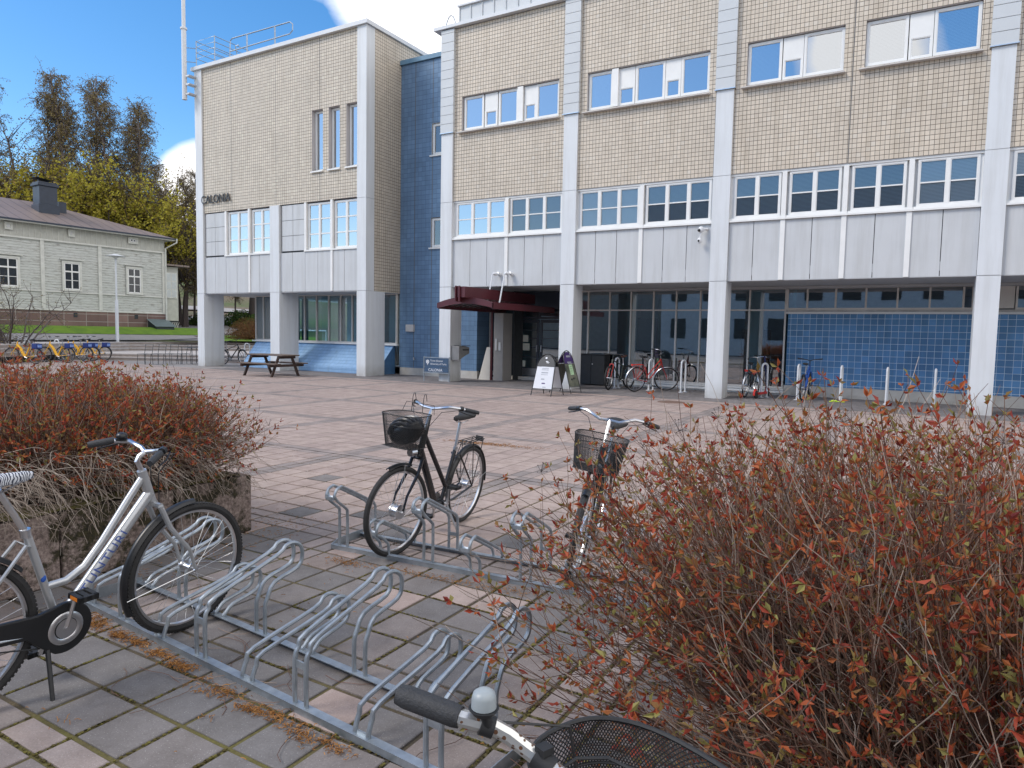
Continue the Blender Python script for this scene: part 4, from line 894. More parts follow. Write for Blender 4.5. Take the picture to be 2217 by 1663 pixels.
m_ = MB(); m_.cyl((p[0], p[1], p[2]-.019), (p[0], p[1], p[2]-.011), .015, 18, .021); m_.cyl((p[0]+.008, p[1], p[2]-.038), (p[0], p[1], p[2]-.017), .007, 10); m_.cyl((p[0]+.004, p[1]+.012, p[2]-.04), (p[0]+.018, p[1]+.001, p[2]-.046), .0145, 12); m_.build('bell_base', M['blackm'], bl, smooth=True)
m_ = MB(); m_.cyl((.262, .072, 1.014), (.252, .096, 1.026), .0165, 14); m_.box(.247, .266, .074, .092, 1.035, 1.045); m_.build('bar_clamp', M['blackm'], hb4, smooth=True)
m_ = MB(); m_.tube([(.26, .07, 1.01), (.30, .065, 1.02), (.335, .04, 1.02), (.35, 0, 1.015), (.35, -.05, 1.01), (.32, -.11, 1.0)], .0023, 6); m_.tube([(.265, .055, 1.0), (.30, .04, 1.0), (.315, 0, 1.0), (.31, -.06, 1.0)], .0023, 6); m_.cyl((.351, -.01, 1.015), (.35, -.035, 1.012), .0042, 8); m_.build('brake_cable', M['blackm'], hb4, smooth=True)

# bicycles against the facade
S = dict(style='dia', frame='green', forkm='redp', guard='none', crank=20, tyre=.028, bars='black', sadm='tan', sad=(-.28, 0, .96), bar=[(.26, 0, 1.02), (.27, .1, 1.03), (.25, .30, 1.03)], gl=.13, ht=(.30, 0, .88), hb=(.34, 0, .76))
bike('mountain_bicycle', 'dark mountain bicycle with red front end beside the black waste cabinet', S, (-7.62, 19.42), -1.75, .05, .25, 1.02, lod=1)
S = dict(style='vee', frame='redp', guard='half', crank=-40, fend='alloy', fang=(40, 190), rang=(30, 200), rack='red', tyre=.019, sad=(-.33, 0, .98), sadW=.2)
bike('red_bicycle', 'red step-through bicycle leaning on a white hoop in front of the glazing', S, (-6.62, 19.32), 1.05, .12, -.55, 1.04, lod=1)
S = dict(style='dia', frame='blackm', guard='none', crank=60, fend='alloy', rack='blackm', light=1, tyre=.019, sad=(-.33, 0, .95))
bike('rear_light_bicycle', 'dark bicycle with big red rear light next to the red kick scooter', S, (-3.88, 19.72), 1.50, .10, .5, .97, lod=1)
S = dict(style='dia', frame='bluep', guard='none', crank=50, fend='black', fang=(60, 120), rang=(60, 120), tyre=.026, bars='black', sad=(-.30, 0, .98), bar=[(.25, 0, 1.06), (.25, .1, 1.09), (.22, .32, 1.12)])
bike('blue_bicycle', 'blue bicycle seen end on against the blue tiled wall', S, (-2.47, 19.72), 1.53, .04, .12, .97, lod=1)
S = dict(style='dia', frame='blacks', guard='none', crank=30, fend='black', rack='blackm', tyre=.022, bars='black')
bike('touring_bicycle', 'black touring bicycle parked under the wing behind the leftmost column', S, (-25.55, 19.75), .25, .08, -.3, 1.0, lod=1)
# kick scooter
sc_ = thing('kick_scooter', 'red and dark blue electric kick scooter leaning by the blue tiled wall', 'scooter', (-3.55, 19.42, 0), rot=(0, 0, 0)); sc_.matrix_world = Matrix.Translation((-3.52, 19.42, 0)) @ Matrix.Rotation(1.40, 4, 'Z') @ Matrix.Rotation(-.06, 4, 'X')
m_ = MB(); m_.box(-.30, .24, -.075, .075, .10, .155); m_.tube([(.24, 0, .13), (.36, 0, .20), (.40, 0, .34)], .03, 8); m_.tube([(-.3, 0, .13), (-.42, 0, .17)], .03, 8); m_.build('deck', M['red'], sc_, smooth=False, bevel=.01)
m_ = MB(); m_.tube([(.40, 0, .30), (.27, 0, 1.12)], .022, 8); m_.cyl((.41, -.04, .26), (.41, .04, .26), .03, 8); m_.build('steering_post', mat('scooter_blue_paint', (.012, .02, .10), .35), sc_, smooth=True)
m_ = MB(); m_.tube([(.22, .27, 1.14), (.27, .1, 1.13), (.27, -.1, 1.13), (.22, -.27, 1.14)], .014, 6); m_.build('handlebar', M['black'], sc_, smooth=True)
for x in (.44, -.42):
    m_ = MB(); m_.torus((x, 0, .11), .075, .033, n=24, k=8); m_.cyl((x, -.03, .11), (x, .03, .11), .05, 14); wo = m_.build('wheel', M['rubber'], sc_, smooth=True)
    m_ = MB(); m_.tube(arc((x, 0, .11), .125, 30 if x > 0 else 60, 150 if x > 0 else 190, 8), [.03]*9, 5); m_.build('mudguard', M['red'], sc_, smooth=True)
# yellow hire bicycles
S = dict(style='yellow', frame='yellow', guard='none', crank=20, fend='black', fang=(60, 150), rang=(50, 180), tyre=.024, R=.33, bars='alloy', sad=(-.30, 0, .98), bb=(-.08, 0, .29), ht=(.30, 0, .90), hb=(.36, 0, .66), ftube=.024,
         stem=[(.30, 0, .90), (.27, 0, 1.02), (.27, 0, 1.05)], bar=[(.27, 0, 1.05), (.28, .08, 1.06), (.22, .2, 1.12), (.10, .29, 1.11)])
YB = [(-31.55, 15.55, -2.75, 'second yellow hire bicycle from the left of its row'), (-32.05, 16.55, -2.72, 'yellow hire bicycle at the right side of the second white hoop'), (-32.75, 17.75, -2.70, 'rightmost yellow hire bicycle, standing apart from the others'), (-31.2, 14.15, -2.78, 'leftmost yellow hire bicycle, at the edge of the shrubs'), (-32.35, 16.95, -2.60, 'yellow hire bicycle close beside another in the middle of the row')]
yb = None
for i, (x, y, a, lb) in enumerate(YB):
    if yb is None:
        yb, TY, GY = bike('hire_bicycle', lb, S, (x, y), a, .06, .15, 1.0, group='yellow hire bicycles by the steps', lod=1)
        m_ = MB(); m_.box(-.72, -.48, -.14, .14, .62, .84); m_.box(-.48, -.40, -.03, .03, .68, .72); bo = m_.build('rear_box', M['navy'], yb, bevel=.02)
        m_ = MB(); m_.box(-.68, -.53, -.144, -.141, .68, .79); m_.box(-.724, -.722, -.10, .10, .68, .79); m_.build('box_emblem', mat('light_blue_print', (.10, .22, .62), .5, c2=(.4, .5, .75)), bo)
        pass
        yt = yb
    else:
        c = copy_tree(yt); c.matrix_world = Matrix.Translation((x, y, 0)) @ Matrix.Rotation(a, 4, 'Z') @ Matrix.Rotation(.06, 4, 'X'); c['label'] = lb
# ------------------------------------------------------------------ white hoops
def hoop_mb(rot=0, w=.21, h=.92, r=.028):
    m_ = MB(); c, s_ = cos(rot), sin(rot); pts = [(-w/2, 0, 0), (-w/2, 0, h-.10)]+[(-w/2*cos(t), 0, h-.10+.10*sin(t)) for t in [pi*i/8 for i in range(1, 8)]]+[(w/2, 0, h-.10), (w/2, 0, 0)]
    m_.T = lambda v: Vector((v.x*c-v.y*s_, v.x*s_+v.y*c, v.z)); m_.tube(pts, r, 10); fl = MB(); fl.T = m_.T
    for x in (-w/2, w/2): fl.cyl((x, 0, 0), (x, 0, .012), .075, 14)
    return m_, fl
HS = [(-7.82, 19.75, 1.35, 'white bicycle hoop behind the dark mountain bicycle'), (-6.72, 19.70, 1.25, 'white bicycle hoop holding the red bicycle'), (-5.75, 19.68, 1.25, 'empty white bicycle hoop in front of the glazing, left of the third column'),
      (-3.50, 19.62, 1.0, 'white bicycle hoop behind the kick scooter'), (-2.63, 19.56, 1.5, 'white bicycle hoop behind the blue bicycle'), (-1.62, 19.78, 1.5, 'white bicycle hoop with the yellow strap at its foot'), (-.57, 19.70, 1.5, 'white bicycle hoop midway along the blue wall, second empty one'), (.46, 19.80, 1.57, 'rightmost white bicycle hoop by the blue wall'),
      (-34.4, 15.75, .4, 'left white hoop among the yellow hire bicycles'), (-34.3, 16.95, .4, 'right white hoop among the yellow hire bicycles'),
      (-26.2, 21.0, .8, 'left one of three white hoops seen beneath the wing'), (-25.5, 22.6, .8, 'middle one of three white hoops seen beneath the wing'), (-24.7, 20.6, .6, 'nearest white hoop beneath the wing beside the sloping tiles')]
hp = None
for (x, y, a, lb) in HS:
    if hp is None:
        hp = thing('bicycle_hoop', lb, 'hoop', (x, y, 0), 'white hoops for parking bicycles', rot=(0, 0, a)); m_, fl = hoop_mb(0)
        m_.build('tube', M['white'], hp, smooth=True); fl.build('base_plate', M['white'], hp)
    else:
        c = copy_tree(hp); c.location = (x, y, 0); c.rotation_euler = (0, 0, a); c['label'] = lb
m_ = MB(); m_.box(-1.80, -1.68, 19.42, 19.47, 0.0, .05); m_.tube([(-1.85, 19.42, .01), (-1.75, 19.40, .03), (-1.6, 19.44, .015), (-1.5, 19.5, .01)], .012, 5); tag(m_.build('dropped_strap', mat('fluorescent_yellow', (.55, .75, .02), .5)), 'fluorescent yellow strap lying at the foot of a white hoop', 'strap')
# ------------------------------------------------------------------ near racks
def smooth(pr, n_=3):
    P_ = [Vector((0, q[0], q[1])) for q in pr]; o_ = [P_[0]]
    for i in range(len(P_)-1):
        a, b_, c_, d = P_[max(0, i-1)], P_[i], P_[i+1], P_[min(len(P_)-1, i+2)]
        for k in range(1, n_+1):
            t = k/n_; o_.append(.5*((2*b_)+(c_-a)*t+(2*a-5*b_+4*c_-d)*t*t+(3*b_-a-3*c_+d)*t*t*t))
    return [(p.y, p.z) for p in o_]
def rack(name, label, p0, ang, xs, types, over, x0, x1):
    t = thing(name, label, 'bike rack', (0, 0, 0), rot=(0, 0, 0)); t.location = (p0[0], p0[1], 0); t.rotation_euler = (0, 0, ang)
    W_ = .33
    for y, nm_ in ((0, 'rail'), (W_, 'rail')):
        m_ = MB(); m_.box(x0, x1, y-.020, y+.020, .028, .032); m_.box(x0, x1, y-.018 if y == 0 else y+.014, y-.014 if y == 0 else y+.018, 0, .028); m_.build(nm_, M['galv'], t)
    for x in (x0, x1-.004): m_ = MB(); m_.prism([(-.018, 0), (W_+.018, 0), (W_+.018, .055), (W_-.06, .06), (.05, .06), (-.018, .034)], x, x+.004, 'x'); m_.build('end_plate', M['galv'], t)
    for x, ty in zip(xs, types):
        H = .47 if ty else .262
        if over > 0:   # apex beyond the back rail
            h1 = .22 if ty else .05; h2 = .22 if ty else .02
            pr = [(0, .03), (.0, h1), (.02, h1+.05), (.06, h1+.095), (.40, H-.045), (.46, H-.005), (.51, H), (.555, H-.03), (.565, H-.085), (.535, H-.14), (.39, h2+.07 if ty else .085), (.345, h2 if ty else .05), (.33, h2-.05 if ty else .04), (.33, .03)]
        else:
            h1 = .27 if ty else .075; H = .485 if ty else .285
            pr = [(0, .03), (0, h1), (-.015, h1+.045), (-.10, h1+.11), (-.135, h1+.15 if ty else .20), (-.14, H-.05), (-.12, H-.015), (-.075, H), (-.03, H-.015), (.27, H-.17), (.315, H-.205), (.33, H-.25 if ty else .04), (.33, .03)]
        m_ = MB()
        for dx in (-.036, .036): m_.tube([(x+dx, q[0], q[1]) for q in smooth(pr)], .0105, 8)
        ho_ = m_.build('wheel_holder', M['galv'], t, smooth=True)
        m_ = MB()
        if over > 0: m_.box(x-.030, x+.030, -.004, .004, h1-.03 if ty else .03, h1-.0 if ty else .045)
        else:
            m_.add([(x-.036, -.142, H-.08), (x+.036, -.142, H-.08), (x+.036, -.135, H-.05), (x+.03, -.12, H-.03), (x+.015, -.13, H-.055), (x-.015, -.13, H-.055), (x-.03, -.12, H-.03), (x-.036, -.135, H-.05)], [(0, 1, 2, 3, 4, 5, 6, 7)]); m_.box(x-.036, x+.036, -.148, -.138, H-.085, H-.062)
            for sx in (-.036, .036): m_.cyl((x+sx, -.155, H-.07), (x+sx, -.148, H-.07), .005, 6)
            if ty: m3 = MB(); m3.box(x-.03, x+.03, .327, .333, .13, .155); m3.build('cross_piece', M['galv'], ho_)
        m_.build('bracket', M['galv'], ho_)
    return t
rack('bike_rack', 'galvanised bicycle rack nearest the camera with tall and low wheel holders', (-3.97, 2.105), -.073, [.0+.366*i for i in range(8)], [0, 1, 0, 1, 0, 1, 0, 1], 1, -.12, 2.75)
rack('bike_rack', 'farther galvanised bicycle rack holding the black bicycle', (-3.53, 3.655), .075, [.0+.366*i for i in range(7)], [1, 0, 1, 0, 1, 0, 1], -1, -.10, 2.40)
# ------------------------------------------------------------------ picnic table
M['wood'] = mat('weathered_table_wood', (.16, .125, .105), .75, sc=2.5, bmp=.2, c2=(.075, .05, .038)); M['woodd'] = mat('dark_table_frame_wood', (.045, .026, .02), .7, var=.3)
pt_ = thing('picnic_table', 'weathered brown wooden picnic table in front of the sloping blue tiles', 'table', (-19.05, 16.3, 0), rot=(0, 0, .02))
for k in range(5): m_ = MB(); m_.box(-.92, .92, -.36+k*.146, -.36+k*.146+.138, .70, .74); m_.build('table_board', M['wood'], pt_, bevel=.006)
for s_ in (-1, 1):
    m_ = MB()
    for k in range(2): m_.box(-.92, .92, s_*.60+k*.14-.13, s_*.60+k*.14+.0, .42, .46)
    m_.build('bench', M['wood'], pt_, bevel=.006)
for x in (-.66, .66):
    m_ = MB(); m_.box(x-.02, x+.02, -.78, .78, .33, .415); m_.box(x+.025, x+.06, -.36, .36, .61, .695); m_.build('cross_beam', M['woodd'], pt_)
    for s_ in (-1, 1): m_ = MB(); m_.prism([(s_*.22, .70), (s_*.32, .70), (s_*.64, 0), (s_*.54, 0)], x-.065, x-.025, 'x'); m_.build('leg', M['woodd'], pt_)
# ------------------------------------------------------------------ post sign
ns = thing('building_sign', 'low dark blue building name sign on two posts by the first column', 'sign', (-13.43, 18.15, 0))
M['sign'] = mat('sign_blue', (.045, .085, .15), .45, var=.05); M['signw'] = mat('sign_white', (.75, .77, .8), .5)
for x in (-13.95, -12.93): m_ = MB(); m_.cyl((x, 18.15, 0), (x, 18.15, .80), .022, 8); m_.build('post', M['galv'], ns, smooth=True)
m_ = MB(); m_.box(-13.92, -12.96, 18.13, 18.15, .46, .76); pa = m_.build('panel', M['sign'], ns); m_ = MB(); m_.box(-13.92, -12.96, 18.13, 18.15, .30, .445); m_.build('panel', M['sign'], ns)
m_ = MB(); m_.box(-13.95, -12.93, 18.12, 18.16, .765, .785); m_.box(-13.95, -12.93, 18.12, 18.16, .265, .29); m_.build('edge_strip', M['galv'], ns)
t_ = MB(); P = lambda x, z: (lambda p: (x+p[0], 18.127, z+p[1]))
text_mb(t_, 'Turun yliopisto', .082, P(-13.68, .645)); text_mb(t_, 'University of Turku', .082, P(-13.68, .54)); text_mb(t_, 'CALONIA', .13, P(-13.76, .325)); t_.build('lettering', M['signw'], pa)
m_ = MB(); m_.torus((-13.79, 18.127, .63), .05, .012, n=20, k=4, sq=.2); m_.add([(-13.79+.032*cos(i*pi/6)*(1 if i % 2 else .6), 18.126, .63+.032*sin(i*pi/6)*(1 if i % 2 else .6)) for i in range(12)], [tuple(range(12))]); m_.box(-13.797, -13.783, 18.126, 18.129, .52, .58); m_.build('emblem', M['signw'], pa)
mbx = MB(); mbx.prism([(18.35, .70), (18.75, .86), (18.95, .92), (18.95, 1.12), (18.70, 1.16), (18.35, 1.16)], -13.01, -12.70, 'x'); mt_ = thing('mailbox', 'grey slanted metal mailbox mounted on the side of the first column', 'mailbox', (-12.9, 18.6, .7)); mbx.build('box', mat('mailbox_grey', (.20, .20, .20), .45), mt_, bevel=.01)
m_ = MB(); m_.box(-12.705, -12.695, 18.55, 18.9, 1.02, 1.06); m_.box(-13.0, -12.68, 18.5, 18.98, 1.162, 1.175); m_.build('lid', M['blackm'], mt_)
# ------------------------------------------------------------------ sandwich boards
def aboard(label, loc, ang, h, top, mid, extra):
    t = thing('sandwich_board', label, 'sandwich board', (loc[0], loc[1], 0), 'folding boards by the entrance', rot=(0, 0, ang))
    for sd in (-1, 1):
        fw_ = MB(); W2 = .30; ts = lambda u, v: (u, sd*(.34*(1-v/h)), v)   # leaning frame
        pts = [ts(-W2, 0), ts(-W2+.03, h*.72)]+[ts(-(W2-.03)*cos(a), h*.72+h*.28*sin(a)) for a in [pi*i/12 for i in range(1, 12)]]+[ts(W2-.03, h*.72), ts(W2, 0)]
        fw_.tube(pts, .012, 6); fw_.tube([ts(-W2+.01, .18), ts(W2-.01, .18)], .009, 5); fo_ = fw_.build('frame', M['black'], t, smooth=True)
        hd_ = MB(); hd_.add([ts(-W2+.04, h*.70)]+[ts(-(W2-.045)*cos(a), h*.70+h*.27*sin(a)) for a in [pi*i/12 for i in range(1, 12)]]+[ts(W2-.04, h*.70)], [tuple(range(13))]); hd_.build('header', top, fo_)
        pn = MB(); pn.add([ts(-W2+.02, .19), ts(W2-.02, .19), ts(W2-.045, h*.695), ts(-W2+.045, h*.695)], [(0, 1, 2, 3)]); pn.build('panel', mid, fo_)
        e = MB(); off = lambda u, v: (u, sd*(.34*(1-v/h))+sd*.003, v)
        for (u0, u1, v0, v1, kk) in extra: e.mi = kk; e.add([off(u0, v0), off(u1, v0), off(u1, v1), off(u0, v1)], [(0, 1, 2, 3)])
        e.build('print', [M['black'], M['signw'], M['lgreen'], M['purple'], M['print']], fo_)
    return t
M['lgreen'] = mat('pale_green_paper', (.42, .62, .38), .7); M['purple'] = mat('purple_print', (.06, .03, .14), .5); M['print'] = mat('grey_print', (.30, .32, .36), .6); M['poster'] = mat('white_poster', (.62, .64, .68), .6, var=.04); M['pgreen'] = mat('poster_dark_green', (.03, .05, .03), .5, c2=(.22, .22, .17), sc=3)
ex1 = [(-.10, .10, h, h+.012, 4) for h in (.70, .665, .60, .585, .54)]+[(-.08, .02, .42, .445, 4), (-.04, .06, .31, .34, 3), (.0, .10, .22, .24, 4), (-.05, .0, .96, 1.0, 1), (-.02, .05, .88, .90, 1), (.0, .08, .85, .865, 1)]
aboard('black arched board with white notice sheet, left one of the pair by the entrance', (-8.31, 16.10), -.04, 1.08, M['black'], M['poster'], ex1)
ex2 = [(-.11, .13, .83, .86, 4), (-.07, .13, .50, .78, 2), (-.10, .12, .98, 1.03, 4)]+[(-.02, .08, z, z+.01, 0) for z in (.72, .66, .60, .55)]
ab = aboard('arched board with purple top and dark green poster, right one by the entrance', (-8.30, 17.17), 1.52, 1.16, M['purple'], M['pgreen'], ex2)
m_ = MB()
for s_ in (1, -1):
    m_.ball((-.06, s_*.23, .37), .05, .006, .045); m_.ball((.06, s_*.225, .39), .05, .006, .045)
m_.build('poster_glasses', M['black'], ab)
wc = thing('waste_cabinet', 'low black two-door waste cabinet between the second column and the mountain bicycle', 'cabinet', (-8.9, 20.5, 0))
m_ = MB(); m_.box(-9.33, -8.93, 20.3, 20.75, .03, .97); m_.box(-8.92, -8.47, 20.3, 20.75, .03, .97); m_.build('body', M['blackm'], wc, bevel=.008); m_ = MB(); m_.box(-9.35, -8.45, 20.27, 20.78, .975, 1.0); m_.build('lid', M['blackm'], wc)
m_ = MB(); m_.cyl((-8.88, 20.3, .68), (-8.88, 20.28, .68), .02, 8); m_.build('lock', M['alloy'], wc)
m_ = MB(); m_.cyl((-5.1, 16.5, .0), (-5.1, 16.5, .004), .33, 32); mh = m_.build('manhole_cover', mat('rusty_iron', (.16, .10, .075), .7, sc=12, bmp=.4)); tag(mh, 'round rusty manhole cover set in the pink paving', 'manhole')
# ------------------------------------------------------------------ cafe chairs and table far left
M['cafe'] = mat('dark_chair_metal', (.07, .075, .08), .5)
def chair_parts(t):
    m_ = MB(); m_.box(-.2, .2, -.2, .2, .43, .45); m_.build('seat', M['cafe'], t)
    m_ = MB()
    for x in (-.19, .19):
        m_.tube([(x, .20, .44), (x, .28, .85)], .012, 5)
    for z in (.6, .7, .84): m_.tube([(-.19, .25, z), (.19, .25, z)], .01, 4)
    m_.build('backrest', M['cafe'], t)
    for x in (-.19, .19):
        for y in (-.19, .19): m_ = MB(); m_.tube([(x, y, .44), (x*1.1, y*1.15, 0)], .012, 5); m_.build('leg', M['cafe'], t)
CH = [(-28.35, 17.5, .3, 'leftmost dark metal chair in the far row'), (-28.2, 18.0, .25, 'second dark metal chair from the left in the far row'), (-28.0, 18.45, .35, 'third dark metal chair from the left in the far row'), (-27.75, 18.9, -.2, 'dark metal chair left of the small outdoor table'), (-27.2, 19.6, 2.6, 'dark metal chair right of the small outdoor table')]
ch0 = None
for (x, y, a, lb) in CH:
    if ch0 is None: ch0 = thing('outdoor_chair', lb, 'chair', (x, y, 0), 'dark metal chairs by the steps', rot=(0, 0, a)); chair_parts(ch0)
    else: c = copy_tree(ch0); c.location = (x, y, 0); c.rotation_euler = (0, 0, a); c['label'] = lb
tb = thing('outdoor_table', 'dark metal outdoor table beside the leftmost column', 'table', (-27.45, 19.2, 0)); m_ = MB(); m_.box(-27.85, -27.05, 18.8, 19.6, .72, .745); m_.build('tabletop', M['cafe'], tb)
for x in (-27.8, -27.1):
    for y in (18.85, 19.55): m_ = MB(); m_.cyl((x, y, 0), (x, y, .72), .018, 6); m_.build('leg', M['cafe'], tb)
# ------------------------------------------------------------------ steps and terrain on the left
UX, UY = -.83, .557           # uphill direction
def noise2(x, y):
    return sin(x*.31+1.3)*cos(y*.27+.4)*.5+sin(x*.83+y*.61)*.25+cos(x*1.7-y*1.3)*.12
def hz_(x, y):
    s = x*UX+y*UY; t = -x*UY+y*UX*-1
    z = .76
    if s > 44: z += (s-44)*.062
    if s > 60: z += (s-60)*.055
    if s > 78: z += (min(s, 112)-78)*.09
    if s > 46: z += noise2(x, y)*.10*min(1, (s-46)/10)
    if x < -37.3 and y < 30:
        q = min(1, (-37.3-x)/2.7)*min(1, max(0, 30-y)/2); z = max(z, .78+q*q*(3-2*q)*.68)
    return z
tm = MB(); n1, n2 = 90, 90
for i in range(n1+1):
    for j in range(n2+1):
        s = 43.4+(i/n1)**1.8*150; t = -110+220*j/n2
        x = UX*s-UY*t*-1*0+(-UY)*t*-1; y = UY*s+UX*t*-1
        tm.v.append((x, y, hz_(x, y)))
for i in range(n1):
    for j in range(n2): a = i*(n2+1)+j; tm.f.append((a, a+n2+1, a+n2+2, a+1)); tm.m.append(0)
m, n, l, b = newmat('hill_grass_and_earth'); f = noise(n, l, .16, 6); c = ramp(n, l, f, [(.38, (.085, .13, .025)), (.5, (.13, .125, .06)), (.60, (.16, .12, .075))])
c = mixc(n, l, .6, c, ramp(n, l, noise(n, l, 3, 5), [(.3, (.4, .4, .4)), (.7, (1, 1, 1))]), 'MULTIPLY'); l.new(c, b.inputs['Base Color']); b.inputs['Roughness'].default_value = .95; M['hill'] = m
tm.build('hillside', M['hill'], kind='structure', smooth=True)
M['step'] = mat('step_concrete', (.42, .39, .37), .85, var=.12, sc=3); M['riser'] = mat('riser_stone', (.34, .29, .26), .9, var=.25, sc=3)
M['path'] = mat('pale_gravel_path', (.34, .32, .31), .95, sc=.5, c2=(.27, .255, .24)); M['lawn'] = mat('spring_lawn', (.16, .27, .02), .95, sc=1.6, c2=(.10, .19, .018))
low = [(-44, 10.5), (-36.6, 15.8), (-33, 18.3), (-29.6, 20.6), (-24.8, 23.9)]
upp = [(-29.5, 8.6), (-32.5, 15.0), (-34.8, 18.6), (-36.4, 21.6), (-35.3, 24.2), (-32.5, 28.3), (-28, 34)]
def stepline(name, line, z0, z1, ox, oy, depth):
    m_ = MB(); m2 = MB()
    for (a, b_) in zip(line[:-1], line[1:]):
        A = (a[0]+ox, a[1]+oy); B = (b_[0]+ox, b_[1]+oy); C_ = (B[0]+UX*depth, B[1]+UY*depth); D = (A[0]+UX*depth, A[1]+UY*depth)
        m_.mi = 0; m_.add([(A[0], A[1], z1), (B[0], B[1], z1), (C_[0], C_[1], z1), (D[0], D[1], z1)], [(0, 1, 2, 3)])
        m_.add([(A[0], A[1], z1-.05), (B[0], B[1], z1-.05), (B[0], B[1], z1), (A[0], A[1], z1)], [(0, 1, 2, 3)])
        m_.mi = 1; e = .03; m_.add([(A[0]+UX*e, A[1]+UY*e, z0), (B[0]+UX*e, B[1]+UY*e, z0), (B[0]+UX*e, B[1]+UY*e, z1-.05), (A[0]+UX*e, A[1]+UY*e, z1-.05)], [(0, 1, 2, 3)])
    return m_.build(name, [M['step'], M['riser']], kind='structure')
lowS = [(x, y) for x, y in low]
stepline('steps', lowS, -.05, .15, 0, 0, .5); stepline('steps', lowS, .10, .30, UX*.42, UY*.42, 14)
for k in range(3): stepline('steps', upp, .26+.15*k, .45+.155*k, UX*.42*k, UY*.42*k, .6 if k < 2 else 9)
# path and lawns behind the steps, following the slope a little above it
def patch(name, pts, mt, dz):
    m_ = MB(); n_ = 10
    a, b_, c_, d = pts
    for i in range(n_+1):
        for j in range(n_+1):
            u, v = i/n_, j/n_; x = (a[0]*(1-u)+b_[0]*u)*(1-v)+(d[0]*(1-u)+c_[0]*u)*v; y = (a[1]*(1-u)+b_[1]*u)*(1-v)+(d[1]*(1-u)+c_[1]*u)*v
            m_.v.append((x, y, hz_(x, y)+dz))
    for i in range(n_):
        for j in range(n_): q = i*(n_+1)+j; m_.f.append((q, q+n_+1, q+n_+2, q+1)); m_.m.append(0)
    return m_.build(name, mt, kind='structure')
def pol(D, px): # helper: ground point at distance D along compass bearing given in degrees left of +Y
    a = radians(px); return (-sin(a)*D, cos(a)*D)
patch('path', [(-37.25, 8), (-37.25, 27.8), (-38.4, 27.8), (-38.6, 8)], M['path'], .09)
patch('path', [pol(44.6, 56.3), pol(44.6, 52), pol(50.3, 52), pol(50.3, 57.5)], M['path'], .05)
patch('lawn', [pol(43.6, 54.4), pol(43.6, 46), pol(49, 46), pol(49, 54.2)], M['lawn'], .10)
patch('path', [pol(50, 58), pol(50, 52.6), pol(68, 50.6), pol(66, 56.5)], M['path'], .09)
patch('path', [pol(72, 56), pol(70, 49), pol(73, 49), pol(76, 56)], M['path'], .14)
patch('lawn', [(-38.6, 8), (-38.4, 27.8), (-40.2, 28.2), (-41.5, 8)], M['lawn'], .11)
# ------------------------------------------------------------------ wooden house
HA = radians(86); hx, hy = -40.2, 26.2
ho = thing('wooden_house', 'pale grey timber house with stone plinth and dark chimney beyond the steps', 'house', (hx, hy, 0), rot=(0, 0, HA))
m, n, l, b = newmat('weathered_weatherboard'); tcx = n.new('ShaderNodeTexCoord'); sp = n.new('ShaderNodeSeparateXYZ'); l.new(tcx.outputs['Object'], sp.inputs[0])
fz = nm(n, l, 'FRACT', nm(n, l, 'DIVIDE', sp.outputs['Z'], .14)); ln = nm(n, l, 'LESS_THAN', fz, .13)
mp2 = n.new('ShaderNodeMapping'); mp2.inputs['Scale'].default_value = (1.2, 1.2, 14); l.new(tcx.outputs['Object'], mp2.inputs[0]); pe = noise(n, l, 1.6, 6, co=mp2.outputs[0], rough=.7)
c = ramp(n, l, pe, [(.36, (.22, .20, .17)), (.47, (.54, .555, .52)), (.75, (.61, .625, .59))]); c = mixc(n, l, nm(n, l, 'MULTIPLY', ln, .6), c, (.14, .14, .12))
l.new(c, b.inputs['Base Color']); b.inputs['Roughness'].default_value = .8; bump(n, l, b, fz, .4, .02); M['wb'] = m
M['wbv'] = mat('attic_boarding', (.47, .47, .42), .8, var=.1, sc=4); M['htrim'] = mat('house_trim', (.60, .60, .55), .7, var=.1, sc=5)
M['stone'] = tile_mat('granite_plinth', (.21, .135, .12), (.28, .25, .23), 1.15, .42, .03, .03, var=.25, rough=.85, dirt=.3, ov=-.13)
m, n, l, b = newmat('seamed_sheet_roof'); tcx = n.new('ShaderNodeTexCoord'); sp = n.new('ShaderNodeSeparateXYZ'); l.new(tcx.outputs['Object'], sp.inputs[0])
f1 = nm(n, l, 'LESS_THAN', nm(n, l, 'FRACT', nm(n, l, 'DIVIDE', sp.outputs['X'], .6)), .07); l.new(mixc(n, l, f1, (.20, .155, .135), (.07, .05, .045)), b.inputs['Base Color']); b.inputs['Roughness'].default_value = .5; bump(n, l, b, f1, .6, .03); M['roof'] = m
M['hpane'] = glass('house_glass', .02, (.35, .4, .45)); M['chim'] = mat('dark_blue_sheet', (.025, .035, .055), .45, var=.15)
HL = 17.0; HD = 9.5; zb, zp, zt = 1.1, 2.39, 7.05
def hb_(name, boxes, mt, par=ho, bevel=0): return inst(par, name, boxes, mt, bevel)
hb_('plinth', [(-HL, 0, 0, HD, zb, zp)], 'stone')
hb_('wall', [(-HL, 0, .03, HD, zp+.06, 6.12), ], 'wb'); hb_('attic_wall', [(-HL, 0, .05, HD, 6.12, zt)], 'wbv')
tmb = MB()
for u in (0.09, 3.8, 6.72, 10.4, 13.9): tmb.box(-u-.09, -u+.09, -.05, .03, zp+.08, 6.1)
tmb.box(-HL, 0, -.07, .03, 6.10, 6.19); tmb.box(-HL, 0, -.035, .03, 3.38, 3.43); tmb.box(-HL, 0, -.05, .03, zp, zp+.07)
for k in range(60): tmb.box(-k*.28-.02, -k*.28, .03, .05, 6.2, zt)
tmb.build('trim', M['htrim'], ho)
rf = MB(); ov = .45; rh = 1.75; r1 = HD/2
